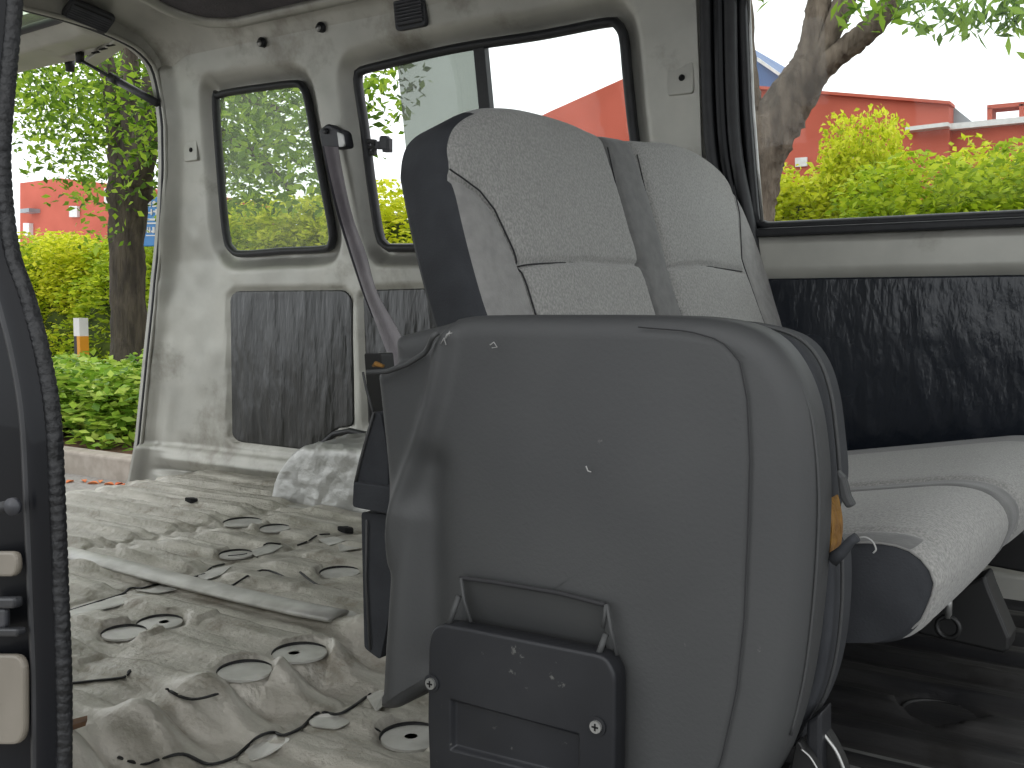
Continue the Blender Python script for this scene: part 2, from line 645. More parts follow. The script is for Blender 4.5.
# grid of the wall below the roof curve
XS_DOOR = onW(702, 120)[0]
xs = np.arange(-2.388, XF, 0.0075)
zs = np.linspace(-0.0725, 1.165, 166)
Xg, Zg = np.meshgrid(xs, zs, indexing='ij')
Xg = Xg + (xrz(Zg) + 2.388) * np.clip((-2.0 - Xg) / 0.388, 0, 1)
dq, ds = sdf(Xg, Zg, q2), sdf(Xg, Zg, s2)
dep = np.zeros(Xg.shape)
for d in (dq, ds):
    dep = np.maximum(dep, 0.028 * (1 - sstep(0.012, 0.05, d)))
# trim panel recesses
VP1 = [(228, 297), (234, 291), (343, 290), (350, 298), (352, 426), (334, 429), (311, 451), (236, 442), (230, 436)]
VP2 = [(361, 297), (366, 290), (520, 285), (520, 440), (372, 432), (366, 425)]
v1, v2 = xz(wpts(VP1)), xz(wpts(VP2))
for v in (v1, v2):
    dv = sdf(Xg, Zg, v)
    dep = np.maximum(dep, 0.008 * (1 - sstep(0.0, 0.012, dv)))
# sill ledge
zl = Zg
dep = dep - 0.018 * (1 - sstep(0.075, 0.095, zl))
dep = dep - 0.008 * np.exp(-((zl - 0.052) / 0.012) ** 2) * sstep(-2.58, -2.48, Xg)
dep = dep + 0.03 * np.exp(-((zl - 0.014) / 0.008) ** 2) * sstep(-2.58, -2.48, Xg)
# panel seams and gentle dents
seam = polydist(Xg, Zg, xz(wpts([(340, 130), (352, 200), (372, 300), (395, 420)])), False)
dep = dep - 0.004 * np.exp(-(seam / 0.02) ** 2)
dep = dep + 0.006 * vnoise(Xg * 9, Zg * 7, 3) + 0.003 * vnoise(Xg * 25, Zg * 22, 4)
dp = polydist(Xg, Zg, xz(wpts([(163, 90), (170, 200), (172, 330), (166, 440)])), False)
dep = dep - 0.010 * np.exp(-(dp / 0.035) ** 2)
# D pillar turns in toward the tailgate opening
dep = dep - 0.03 * (1 - sstep(xrz(Zg), xrz(Zg) + 0.07, Xg)) ** 2
for v in (v1, v2):
    dv = sdf(Xg, Zg, v)
    dep = np.where(dv < 0.004, 0.010, dep)
dep = dep * (1 - sstep(1.13, 1.163, Zg))
Yg = yw(Zg) + dep
P = np.stack([Xg, Yg, Zg], -1)
cx = (Xg[:-1, :-1] + Xg[1:, 1:]) / 2
cz = (Zg[:-1, :-1] + Zg[1:, 1:]) / 2
keep = (sdf(cx, cz, q2) > -0.003) & (sdf(cx, cz, s2) > -0.003)
# sliding door opening
DOOR_TOP = 1.13
d_in = (cx > XS_DOOR) & (cz > 0.10)
keep &= ~d_in
wall_far = grid_obj('wall_far', P, M['metal'], keep=keep)
tag(wall_far, kind='structure')
# outer skin of the far side so that the body has thickness
OUT = 0.034


def skin(name, x0, x1, z0, z1, yfun, m, holes=(), step=0.02):
    xx, zz = np.meshgrid(np.arange(x0, x1 + 1e-6, step), np.arange(z0, z1 + 1e-6, step), indexing='ij')
    c_x, c_z = (xx[:-1, :-1] + xx[1:, 1:]) / 2, (zz[:-1, :-1] + zz[1:, 1:]) / 2
    k = np.ones(c_x.shape, bool)
    for h in holes:
        k &= sdf(c_x, c_z, h) > 0.007
    return grid_obj(name, np.stack([xx, yfun(zz), zz], -1), m, keep=k, flip=True)


# the roof: a grid that follows the profile from the far side to the near side
sp = [tuple(p) for p in catmull([(y, z) for y, z in PROF[2:]], 6, closed=False)][6:]
full = sp + [(2 * YC - y, z) for y, z in sp[-2::-1]]
rp = resample(full, 120, closed=False)
rx = np.arange(XR - 0.004, XF, 0.012)
RP = np.zeros((len(rx), len(rp), 3))
RP[..., 0] = rx[:, None]
RP[..., 1] = rp[None, :, 0]
RP[..., 2] = rp[None, :, 1]
# rear header bends down a little toward the tailgate
RP[..., 2] -= 0.045 * (1 - sstep(XR - 0.02, XR + 0.12, RP[..., 0]))
ceiling = grid_obj('ceiling', RP, M['metal'])
tag(ceiling, kind='structure')
# headlining
hx0 = -2.16
hp = [(y, z) for y, z in zip(PY[4:], PZ[4:])]
hpf = [(1.80, 1.205)] + [(1.75, 1.218), (1.62, 1.247), (1.40, 1.268), (1.19, 1.274), (0.98, 1.268), (0.76, 1.247), (0.63, 1.218), (0.58, 1.205)]
hr = resample(hpf, 50, closed=False)
hx = np.linspace(hx0, XF, 60)
HP = np.zeros((60, 50, 3))
HP[..., 1] = hr[None, :, 0]
HP[..., 2] = hr[None, :, 1]
for j in range(50):
    edge = min(hr[j, 0] - 0.58, 1.80 - hr[j, 0])
    cut = 0.13 * (1 - math.sqrt(max(0, 1 - (1 - min(edge / 0.13, 1)) ** 2)))
    HP[:, j, 0] = np.linspace(hx0 + cut, XF, 60)
head = solid_from_grid('trim_1', HP, (0, 0, -1), 0.015, M['headliner'])
tag(head, kind='structure')
rim = [HP[-1, -1]] + [HP[0, j] for j in range(49, -1, -1)] + [HP[-1, 0]]
rim = [HP[i, -1] for i in range(59, 0, -4)] + [HP[0, j] for j in range(49, -1, -1)] + [HP[i, 0] for i in range(1, 60, 4)]
v, f = tube([p + np.array([0, 0.0, -0.002]) for p in rim], 0.016, 8)
tag(link('trim_2', v, f, M['metal']), kind='structure')
v, f = tube([p + np.array([0, 0.018 if p[1] > YC else -0.018, 0.006]) + (np.array([-0.018, 0, 0]) if p[0] < hx0 + 0.1 else 0) for p in rim], 0.005, 6)
tag(link('trim_3', v, f, M['rubber']), kind='structure')

# rear frame around the tailgate opening
OPEN = [(127, 492), (136, 478), (141, 440), (148, 360), (155, 280), (161, 215), (163, 170), (162, 130), (158, 95), (151, 68), (140, 54), (128, 45), (102, 33), (68, 21), (22, 9)]
op = [onW(x, y, -0.031) if y > 80 else onX(x, y, XR) for x, y in OPEN]
op = [np.array([p[0], p[1], p[2]]) for p in op]
half = catmull([p[1:] for p in op if p[1] > YC], 4, closed=False)
half = [np.array(h) for h in half]
half[0] = np.array([half[0][0], -0.07])
half.append(np.array([YC, max(half[-1][1] + 0.004, 1.262)]))
near_half = [np.array([2 * YC - h[0], h[1]]) for h in half[-2::-1]]
inner = resample(half + near_half, 160, closed=False)
prof_full = [(y, z) for y, z in PROF] + [(2 * YC - y, z) for y, z in PROF[-2::-1]]
outer = resample(prof_full, 160, closed=False)
RF = np.zeros((160, 8, 3))
for k in range(8):
    t = k / 7
    w = inner * (1 - t) + outer * t
    RF[:, k, 1:] = w
    RF[:, k, 0] = xrz(w[:, 1]) + 0.008 * math.sin(t * math.pi / 2)
tag(solid_from_grid('wall_rear', RF, (1, 0, 0), 0.03, M['metal']), kind='structure')
v, f = tube([np.array([xrz(p[1]) - 0.006, p[0], p[1]]) for p in inner], 0.007, 8)
tag(link('trim_4', v, f, M['rubber']), kind='structure')
v, f = tube([np.array([xrz(p[1]) + 0.004, p[0], p[1]]) for p in inner], 0.006, 8)
tag(link('trim_5', v, f, M['metal']), kind='structure')


# windows ------------------------------------------------------------
def gasket(loop3, r=0.009, inset=0.0, fl=None):
    return tube(resample(loop3, 140), r, 8, closed=True, flat=fl, updir=(0, 1, 0) if fl else None)


v, f = gasket([p + np.array([0, -0.004, 0]) for p in q3], fl=(0.010, 0.012))
w1 = tag(link('window_1', v, f, M['rubber']), kind='structure')
v, f = gasket([p + np.array([0, -0.004, 0]) for p in s3], fl=(0.011, 0.013))
w2 = tag(link('window_2', v, f, M['rubber']), kind='structure')


def pane(name, loop, m, parent, off=0.0):
    L = resample(loop, 90) + np.array([0, off, 0])
    v, f = prism([p for p in L], (0, 0.004, 0))
    return link(name, v, f, m, parent, smooth=False)


pane('pane', q3, M['glass_quarter'], w1)


def clip_loop(px0, px1):
    """part of the sliding window between two slanted pixel verticals"""
    pts = [tuple(p) for p in S_WIN]
    for x0, sg in ((px0, 1), (px1, -1)):
        f_ = lambda p: sg * (p[0] - x0 - (p[1] - 60) * 0.10)
        out = []
        for i in range(len(pts)):
            p, q = pts[i], pts[(i + 1) % len(pts)]
            a, b = f_(p), f_(q)
            if a >= 0:
                out.append(p)
            if (a >= 0) != (b >= 0):
                t = a / (a - b)
                out.append((p[0] + (q[0] - p[0]) * t, p[1] + (q[1] - p[1]) * t))
        pts = out
    return pts


tint = xz(wpts(clip_loop(397, 485), GL))
pane('tinted_pane', wpts(clip_loop(398, 484), GL), M['glass_tint'], w2, -0.004)
pane('clear_pane', wpts(clip_loop(479, 700), GL), M['glass_clear'], w2, 0.006)
md = wpts([(475, 45), (486, 43), (505, 247), (494, 247)], GL)
v, f = prism([p + np.array([0, -0.01, 0]) for p in md], (0, 0.02, 0))
bevel(link('mullion', v, f, M['rubber'], w2, smooth=False), 0.002)
# the latch at the edge of the sliding pane
lp = lambda x, y: onW(x, y, GL - 0.012)
c = lambda x, y: lp(x, y)
parts = []
for a, b, e, g in ((364, 139, 374, 143), (364, 151, 374, 155), (364, 143, 367.5, 151), (371, 143, 374, 151), (367, 145.5, 376, 148.5)):
    p = [lp(a, b), lp(e, b), lp(e, g), lp(a, g)]
    parts.append(prism(p, (0, 0.012, 0)))
lt = link('latch', *merge(parts), M['black'], w2, smooth=False)
bevel(lt, 0.0012)
parts = [prism([lp(a, b), lp(e, b), lp(e, g), lp(a, g)], (0, 0.014, 0)) for a, b, e, g in ((375, 141, 379, 149), (379, 137, 387, 149), (380, 135.5, 386, 137.5), (382, 149, 389, 152), (387, 138, 389, 151))]
bevel(link('latch_clip', *merge(parts), M['plastic'], lt, smooth=False), 0.0012)

# far sliding door ------------------------------------------------------------
DX0, DX1 = XS_DOOR - 0.02, XF
W3 = [(741, -60), (744, 30), (747, 105), (752, 170), (757, 226)]
left3 = [onW(x, y, 0.03) for x, y in W3]
zb = [onW(757, 228, 0.03), onW(1023, 215, 0.03)]
zsill = 0.5 * (zb[0][2] + zb[1][2])
wleft = left3[::-1]
wl = [np.array([p[0], p[1], p[2]]) for p in wleft]
wl[0][2] = zsill
wl = [p for p in wl if p[2] < 1.08]
ztop = 1.09
dw_ = wl[-1] - wl[-2]
wl.append(np.array([wl[-1][0] + dw_[0] / dw_[2] * (ztop - wl[-1][2]), float(yw(ztop)) + 0.03, ztop]))
door = empty('door_1', (DX0, YW, 0))
tag(door, kind='structure')
w3loop = wl + [np.array([0.60, float(yw(ztop)) + 0.03, ztop]), np.array([0.60, float(yw(zsill)) + 0.03, zsill])]
w3loop = rounded(w3loop, [0.025] + [0.03] * (len(wl) - 1) + [0.06, 0.06], 5)
w32 = xz(w3loop)
# inner skin of the door: grid with the window hole
xs2 = np.arange(DX0, DX1, 0.01)
zs2 = np.arange(0.09, 1.172, 0.01)
X2, Z2 = np.meshgrid(xs2, zs2, indexing='ij')
d3 = sdf(X2, Z2, w32)
rail_b = 0.5 * (onW(780, 277)[2] + onW(1024, 269)[2])
dd = 0.012 * np.ones(X2.shape)
dd -= 0.03 * sstep(rail_b - 0.004, rail_b + 0.004, Z2) * (1 - sstep(zsill - 0.045, zsill - 0.015, Z2))
dd = np.maximum(dd, 0.035 * (1 - sstep(0.008, 0.03, d3)))
P2 = np.stack([X2, yw(Z2) + dd, Z2], -1)
c2x, c2z = (X2[:-1, :-1] + X2[1:, 1:]) / 2, (Z2[:-1, :-1] + Z2[1:, 1:]) / 2
fm = ((c2z > zsill - 0.012) & (sdf(c2x, c2z, w32) < 0.06)).astype(int)
grid_obj('inner_panel', P2, [M['metal'], M['navy']], door, keep=sdf(c2x, c2z, w32) > -0.003, fm=fm)
w3 = tag(link('window_3', *gasket([p + np.array([0, -0.006, 0]) for p in w3loop], fl=(0.010, 0.012)), M['rubber']), kind='structure')
pane('pane', w3loop, M['glass_clear'], w3)
v, f = tube([p + np.array([0.016, -0.012, 0]) for p in wl], 0.0035, 6)
link('glass_channel', v, f, M['steel'], w3)
# sill strip below the glass
p0, p1 = onW(760, 233, 0.01), onW(1024, 220, 0.01)
v, f = box(p0[0] - 0.02, 0.62, p0[1] - 0.012, p0[1] + 0.02, zsill - 0.020, zsill - 0.004)
bevel(link('sill_seal', v, f, M['rubber'], w3, smooth=False), 0.004)
# rubber seals along the pillar
for k, (xo, r, m) in enumerate(((0, 0.013, 'rubber'), (13, 0.012, 'navy'), (24, 0.013, 'rubber'))):
    line = [(705 + xo, -70), (706 + xo, 0), (708 + xo, 95), (713 + xo, 160), (728 + xo, 240), (740 + xo, 330), (752 + xo, 450)]
    pts = [onW(x, y, 0.0) for x, y in catmull(line, 4, closed=False)]
    pts = [p for p in pts if p[2] > 0.1]
    v, f = tube(pts, r, 8)
    tag(link('trim_%d' % (6 + k), v, f, M[m]), kind='structure')


# black vinyl trim cards
def card(outline_pts, m, off=0.004, t=0.006, bul=0.004, amp=0.004, seed=1, cutter=None):
    o = rounded([(p[0], p[2]) for p in outline_pts], 0.018, 5)
    dispf = lambda a, b: sstep(0.0, 0.03, -sdf(a, b, o)) * amp * vnoise(a * 60 + b * 12, b * 11, seed) * (0.4 + vnoise(a * 9, b * 9, seed + 5)) + sstep(0.0, 0.03, -sdf(a, b, o)) * amp * 0.7 * vnoise(a * 24, b * 5, seed + 2)
    return pillow('trim_card', o, (0, YW + off, 0), (1, 0, 0), (0, 0, 1), (0, -1, 0), t, 0.004, m, None, npts=240, rings=60, bulge=bul, disp=dispf, back=True)


o = card(wpts(VP1), M['vinyl'], off=0.006, seed=5, amp=0.004)
tag(o, 'wrinkled black vinyl trim card under the rear quarter window', 'panel')
o = card(wpts(VP2), M['vinyl'], off=0.006, seed=9, amp=0.004)
tag(o, 'black vinyl trim card half hidden behind the seat belt and bench', 'panel')
dc = [onW(700, 275), np.array([0.62, YW, rail_b - 0.006]), np.array([0.62, YW, 0.17]), onW(700, 600)]
dc[0][2] = rail_b - 0.006
dc[3][2] = 0.17
o = card(dc, M['vinyl2'], off=0.004, seed=14, amp=0.003)
o.name = 'trim_card'
tag(o, 'long dark vinyl card on the sliding door beneath the big window', 'panel')
# door sill step in silver
v, f = box(DX0 + 0.03, XF, YW - 0.10, YW + 0.03, -0.01, 0.055)
v2_, f2_ = box(DX0 + 0.03, XF, YW - 0.045, YW + 0.03, 0.055, 0.135)
tag(bevel(link('trim_9', *merge([(v, f), (v2_, f2_)]), M['metal'], smooth=False), 0.008, 3), kind='structure')

# roof rail of metal at the bottom edge of the roof profile on the sliding door side
v, f = tube([np.array([x, float(yw(1.15)) - 0.002, 1.155]) for x in np.linspace(XS_DOOR + 0.02, XF, 8)], 0.02, 8)
tag(link('trim_10', v, f, M['metal']), kind='structure')

# outer body skins
allh = [q2, s2]
tag(skin('wall_outside', -2.46, XS_DOOR, -0.25, 1.18, lambda z: yw(z) + OUT, M['navy'], [q2, s2]), kind='structure')
tag(skin('wall_outside_door', XS_DOOR, XF, -0.25, 1.18, lambda z: yw(z) + OUT, M['navy'], [w32]), kind='structure')

# near side: rear quarter with two windows, then the open sliding door
PIL = [(23, -60), (22, 0), (15, 80), (11, 130), (10, 165), (13, 210), (20, 256), (35, 299), (50, 356), (60, 416), (64, 489), (68, 595), (71, 680), (71, 768), (70, 860)]
YN = 2 * YC - YW


def ynear(z):
    return 2 * YC - yw(z)


def onN(px, py, off=0.0):
    y = YN
    for _ in range(15):
        p = onY(px, py, y + off)
        y = float(ynear(np.clip(p[2], 0, 1.16)))
    return p


pil = [onN(x, y) for x, y in PIL]
pil_c = catmull(pil, 5, closed=False)
XN = min(p[0] for p in pil)
zz = np.array([p[2] for p in pil_c])[::-1]
xx = np.array([p[0] for p in pil_c])[::-1]
edge = lambda z: np.interp(z, zz, xx)
nz = np.arange(-0.06, 1.12, 0.02)
nu = np.linspace(0, 1, 110)
NW = np.zeros((110, len(nz), 3))
for j, z in enumerate(nz):
    NW[:, j, 0] = xrz(z) + (edge(z) - 0.012 - xrz(z)) * nu
    NW[:, j, 1] = ynear(z)
    NW[:, j, 2] = z
cxn, czn = (NW[:-1, :-1, 0] + NW[1:, 1:, 0]) / 2, (NW[:-1, :-1, 2] + NW[1:, 1:, 2]) / 2
keepn = np.ones(cxn.shape, bool)
for a, b in ((-2.3, -1.85), (-1.75, -1.02)):
    keepn &= ~((cxn > a) & (cxn < b) & (czn > 0.63) & (czn < 1.05))
wn = grid_obj('wall_near', NW, M['metal'], keep=keepn, flip=True)
tag(wn, kind='structure')
# pillar facing the camera: dark painted sheet with channels, built in depth
rows = []
nrow = len(pil_c)
offs = [(0.0, 0.004), (-0.004, -0.012), (-0.010, -0.016), (-0.020, -0.016), (-0.024, -0.010), (-0.0245, -0.004), (-0.034, -0.004), (-0.036, 0.002),
        (-0.044, 0.006), (-0.052, 0.004), (-0.070, -0.004), (-0.12, -0.012), (-0.2, -0.02), (-0.35, -0.02)]
PF = np.zeros((nrow, len(offs), 3))
for i, p in enumerate(pil_c):
    for j, (dx, dy) in enumerate(offs):
        PF[i, j] = p + np.array([dx - 0.002, dy - 0.004, 0])
pf = grid_obj('wall_pillar', PF, M['navy'])
tag(pf, kind='structure')
# ribbed edge seal
wsp = resample([p + np.array([-0.003, -0.004, 0]) for p in pil_c], 420, closed=False)
v, f = tube(wsp, [0.0062 + (0.0002 if i % 4 else -0.0004) for i in range(420)], 10)
ws = link('weatherstrip', v, f, M['weatherstrip'])
tag(ws, 'ribbed black rubber seal along the near door pillar', 'door seal')
tg = [i for i in range(len(pil_c))]
v, f = tube([p + np.array([-0.017, -0.017, 0]) for p in pil_c], 0.0045, 8)
link('seal_lip', v, f, M['rubber'], ws)


def nbox(px0, py0, px1, py1, y0, t, m, name, parent=None, bev=0.002, rr=0.004):
    pts = [onY(a, b, y0) for a, b in ((px0, py0), (px1, py0), (px1, py1), (px0, py1))]
    pts = rounded(pts, rr, 5)
    o = link(name, *prism(pts, (0, t, 0)), m, parent, smooth=False)
    return bevel(o, bev)


YP = YN - 0.022
bf = empty('door_buffer', onY(14, 505, YP))
tag(bf, 'small round black rubber buffer on the near pillar', 'buffer')
link('stud', *cyl(onY(13, 505, YP - 0.002), (0.3, -1, 0), 0.0045, 0.012, 18), M['rubber'], bf)
link('cap', *cyl(onY(15, 506, YP - 0.012), (0.3, -1, 0), 0.0065, 0.004, 18), M['plastic'], bf)
sk = empty('door_striker', onY(5, 617, YP))
tag(sk, 'grey steel latch striker bolted to the near pillar', 'latch striker')
nbox(-30, 598, 14, 609, YP - 0.008, 0.008, M['darksteel'], 'upper_bar', sk)
nbox(-30, 629, 17, 637, YP - 0.008, 0.008, M['darksteel'], 'lower_bar', sk)
nbox(-30, 609, 5, 629, YP - 0.004, 0.005, M['plastic'], 'back_plate', sk)
o = nbox(-60, 552, 16, 577, YP - 0.004, 0.006, M['pillar_beige'], 'pillar_patch', None, 0.002, 0.012)  # plain beige pad set on the pillar face
tag(o, 'short beige patch above the latch striker', 'panel', None)
o = nbox(-60, 655, 23, 745, YP - 0.004, 0.006, M['pillar_beige'], 'pillar_patch', None, 0.002, 0.016)
tag(o, 'tall beige patch below the latch striker', 'panel', None)
tag(link('trim_11', *tube([np.array([x, 2 * YC - float(yw(1.1)), 1.115]) for x in np.linspace(XN, XF, 8)], 0.02, 8), M['metal']), kind='structure')

# ------------------------------------------------------------------ floor
XFL = -2.43
fx = np.concatenate([np.arange(XFL, -0.62, 0.0065), np.arange(-0.62, XF, 0.009)])
fy = np.arange(0.40, YW + 0.02, 0.0065)
FX, FY = np.meshgrid(fx, fy, indexing='ij')
XRAMP, XSEAM = -0.955, -0.86
rear = 1 - sstep(XRAMP - 0.045, XSEAM - 0.015, FX)                 # 1 on the raised rear floor
per = 0.0955
ph = (FY - 0.891) / per
rib = 0.5 + 0.5 * np.cos(2 * np.pi * ph)
ribs = sstep(0.45, 0.72, rib)
# strength of the ribs over the length: flat cross members at a few places
cross = np.ones(FX.shape)
XA = onZ(214, 572, 0.03)[0]
XB = onZ(230, 524, 0.03)[0]
for xc_, w_ in ((XA, 0.05), (XB, 0.05), (-2.32, 0.05)):
    cross *= 1 - 0.9 * np.exp(-((FX - xc_) / w_) ** 4)
H = 0.030 * rear * sstep(XFL - 0.02, XFL + 0.2, FX)
H += 0.011 * ribs * cross * np.where(FX < -1.2, 1, 0.55) * rear
H += 0.009 * ribs * (1 - rear) * cross
# rounded rib ends bulge over the ramp
H += 0.023 * rib * np.exp(-((FX - (XRAMP - 0.005)) / 0.045) ** 2)
H -= 0.022 * (1 - rib) * np.exp(-((FX - (XRAMP + 0.01)) / 0.05) ** 2)
H += 0.005 * vnoise(FX * 4, FY * 6, 21) * rear + 0.0022 * vnoise(FX * 12, FY * 26, 22) * np.where(FX < -0.5, 1, 0.6) + 0.0016 * vnoise(FX * 50, FY * 80, 23)
rib2 = sstep(0.3, 0.7, 0.5 + 0.5 * np.cos(2 * np.pi * (ph * 2 + 0.5)))
H += 0.005 * rib2 * (1 - sstep(-1.62, -1.52, FX)) * sstep(XFL, XFL + 0.1, FX)
H += 0.004 * sstep(0.5, 0.62, rib) * sstep(-0.78, -0.74, FX)
# dents
for px, py, dpt, r in ((95, 655, -0.012, 0.05), (120, 695, -0.014, 0.05), (70, 680, -0.010, 0.05), (300, 600, 0.006, 0.05)):
    q = onZ(px, py, 0.03)
    H += dpt * np.exp(-(((FX - q[0]) / r) ** 2 + ((FY - q[1]) / r) ** 2))
fmz = np.zeros(FX.shape, int)
# round cover discs
DISC = [(245, 669, 0.034, 0.033), (300, 651, 0.036, 0.033), (124, 631, 0.030, 0.033), (160, 621, 0.032, 0.033), (412, 735, 0.036, 0.0), (340, 571, 0.034, 0.035), (243, 521, 0.040, 0.04),
        (275, 527, 0.03, 0.04), (940, 712, 0.042, 0.0), (236, 553, 0.03, 0.036)]
disc_c = []
for px, py, r, z0 in DISC:
    q = onZ(px, py, z0)
    disc_c.append((q, r, z0))
    dd_ = np.sqrt((FX - q[0]) ** 2 + (FY - q[1]) ** 2)
    w_ = 1 - sstep(r, r + 0.012, dd_)
    H = H * (1 - w_) + (z0 - 0.004) * w_
    H -= 0.006 * np.exp(-((dd_ - r - 0.001) / 0.004) ** 2)
    fmz = np.where(dd_ < r, 1, fmz)
for xc_, jit in ((XSEAM, 0.012), (XA - 0.022, 0.02), (XB - 0.02, 0.02)):
    line = xc_ + jit * (ribs - 0.5) + 0.01 * vnoise(FY * 9, FY * 0, 31)
    H -= 0.006 * np.exp(-((FX - line) / 0.007) ** 2)
fmz = fmz * 0
# darker colour on the front part
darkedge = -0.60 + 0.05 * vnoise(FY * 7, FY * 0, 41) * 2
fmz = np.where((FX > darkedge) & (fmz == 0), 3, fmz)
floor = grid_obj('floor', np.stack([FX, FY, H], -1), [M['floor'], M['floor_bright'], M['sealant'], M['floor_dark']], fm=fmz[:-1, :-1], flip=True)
floor.data.flip_normals()
tag(floor, kind='structure')


def floor_z(x, y):
    i = np.argmin(np.abs(fx - x))
    j = np.argmin(np.abs(fy - y))
    return float(H[i, j])


def drape(px, py, lift=0.001):
    z = 0.03
    for _ in range(25):
        p = onZ(px, py, z)
        z = 0.5 * z + 0.5 * (floor_z(p[0], p[1]) + lift)
    return onZ(px, py, z)


def ribbon_on_floor(pts, w, t, n=5):
    """thin bead of sealant lying along points"""
    return tube(pts, w, 6, flat=(w, t), updir=(0, 0, 1))


SEAMS = [[(68, 611), (100, 601), (122, 594), (130, 588), (142, 588), (154, 585), (163, 583)], [(188, 578), (204, 574), (212, 567), (224, 564)], [(228, 556), (246, 554), (260, 548), (268, 543), (280, 544)],
         [(298, 545), (308, 541), (318, 535), (330, 534)], [(72, 683), (100, 680), (124, 677), (130, 670)], [(167, 689), (182, 697), (197, 699), (217, 694)],
         [(118, 757), (143, 764), (160, 759), (183, 754), (208, 764), (230, 759), (243, 750), (256, 738), (272, 732), (284, 735), (302, 727), (314, 715), (322, 712), (338, 714), (352, 707), (370, 694)],
         [(300, 572), (318, 585), (340, 590)], [(228, 588), (262, 570), (290, 580)], [(372, 726), (385, 735)]]
for pp in SEAMS:
    pts = [drape(x, y, 0.0012) for x, y in catmull(pp, 5, closed=False)]
    link('sealant_bead', *ribbon_on_floor(pts, 0.0028, 0.0014), M['sealant'], floor)
for (q, r, z0), (px, py, _, _) in zip(disc_c, DISC):
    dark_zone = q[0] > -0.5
    lp_ = [q + np.array([r * 0.98 * math.cos(t), r * 0.98 * math.sin(t), -0.004]) for t in np.linspace(0, 2 * math.pi, 40, endpoint=False)]
    lp_ = [np.array([p[0], p[1], z0 - 0.0055]) for p in lp_]
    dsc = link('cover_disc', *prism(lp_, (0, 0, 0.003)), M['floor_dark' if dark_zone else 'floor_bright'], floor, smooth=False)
    arc = [np.array([q[0] + (r + 0.001) * math.cos(t), q[1] + (r + 0.001) * math.sin(t), z0 - 0.002]) for t in np.linspace(1.2, 4.0, 26)]
    link('disc_shade_arc', *tube(arc, [0.0005 + 0.0026 * math.sin(math.pi * i / 25) for i in range(26)], 6), M['sealant'], dsc)  # black crescent stands in for the shade in the disc's groove
STEPS = [[(133, 591), (150, 590), (162, 585), (180, 589), (158, 594)], [(197, 577), (213, 569), (232, 566), (222, 575), (205, 581)], [(250, 552), (268, 545), (284, 546), (272, 553), (256, 557)], [(68, 612), (120, 596), (136, 594), (150, 597), (120, 606), (70, 618)],
         [(322, 714), (338, 716), (352, 722), (336, 730), (312, 727), (308, 722)], [(244, 752), (272, 735), (292, 740), (268, 756), (250, 762)], [(366, 697), (382, 690), (392, 700), (376, 712)], [(318, 540), (334, 537), (346, 541), (330, 546)], [(338, 545), (362, 540), (364, 548), (340, 552)], [(330, 612), (352, 611), (364, 620), (342, 622)]]
for pp in STEPS:
    pts = [drape(x, y, 0.0008) for x, y in pp]
    c0_ = np.mean(pts, 0)
    pts = rounded(pts, 0.008, 3)
    link('step_plate', *prism(pts, (0, 0, 0.0015)), M['floor_bright'], floor, smooth=False)
rail_p = [drape(x, y, 0.004) for x, y in ((66, 552), (110, 563), (160, 576), (210, 589), (256, 600), (300, 607), (338, 615))]
zr_ = float(np.mean([p[2] for p in rail_p[1:-1]])) - 0.001
link('pressed_rail', *tube([onZ(x, y, zr_) for x, y in ((60, 551), (110, 563), (160, 576), (210, 588), (256, 599), (300, 609), (338, 616))], 0.014, 12, flat=(0.026, 0.007), updir=(0, 0, 1)), M['floor_bright'], floor)

# underside slab and near step edge
v, f = box(XFL + 0.004, XF, 0.40, YW + 0.05, -0.16, -0.045)
tag(link('floor_underside', v, f, M['sealant'], smooth=False), kind='structure')
v, f = box(XN - 0.2, XF, 0.36, 0.42, -0.16, 0.008)
tag(bevel(link('trim_12', v, f, M['metal'], smooth=False), 0.01, 3), kind='structure')
# small holes in discs
for k, (px, py, z0) in enumerate(((294, 651, 0.033), (411, 734, 0.0), (164, 620, 0.033))):
    q = onZ(px, py, z0)
    zz_ = floor_z(q[0], q[1])
    o = link('drain_plug', *cyl((q[0], q[1], zz_ - 0.003), (0, 0, 1), 0.0075, 0.0045, 18), M['hole'])
    tag(o, ['black plug in the floor cover beside the ramp of bumps', 'black plug in the floor disc next to the folded seat', 'black plug in the paired floor discs near the pillar'][k], 'plug', 'black plugs in the floor discs')
# loose bits on the floor
for k, (px, py) in enumerate(((193, 502), (347, 527))):
    q = onZ(px, py, 0.04)
    z_ = floor_z(q[0], q[1])
    pts = [q + np.array([a, b, 0]) for a, b in ((-0.022, -0.006), (-0.006, 0.008), (0.012, 0.004), (0.022, -0.004), (0.004, -0.010))]
    pts = [np.array([p[0], p[1], z_ - 0.002]) for p in pts]
    o = bevel(link('debris', *prism(pts, (0, 0, 0.012)), M['hole'], smooth=False), 0.002)
    tag(o, ['black scrap lying on the floor near the rear pillar', 'black scrap on the floor in front of the wheel arch'][k], 'debris')
q = onZ(78, 742, 0.03)
pts = [onZ(x, y, 0.03) for x, y in ((66, 743), (80, 739), (88, 737), (86, 743), (72, 748))]
zr = max(floor_z(p[0], p[1]) for p in pts)
pts = [np.array([p[0], p[1], zr - 0.001]) for p in pts]
o = link('rust_flake', *prism(pts, (0, 0, 0.005)), M['rust'], smooth=False)
tag(o, 'brown rusty flake at the foot of the near pillar', 'debris')
# light seat rail strip at lower right
a = onZ(832, 752, 0.0)
b = onZ(960, 783, 0.0)
rl = link('seat_rail', *box(a[0] - 0.02, a[0] + 0.65, a[1] - 0.055, a[1] - 0.004, -0.002, 0.012), M['steel'], smooth=False)
tag(bevel(rl, 0.003), 'flat pale steel rail on the dark floor in front of the bench', 'rail')

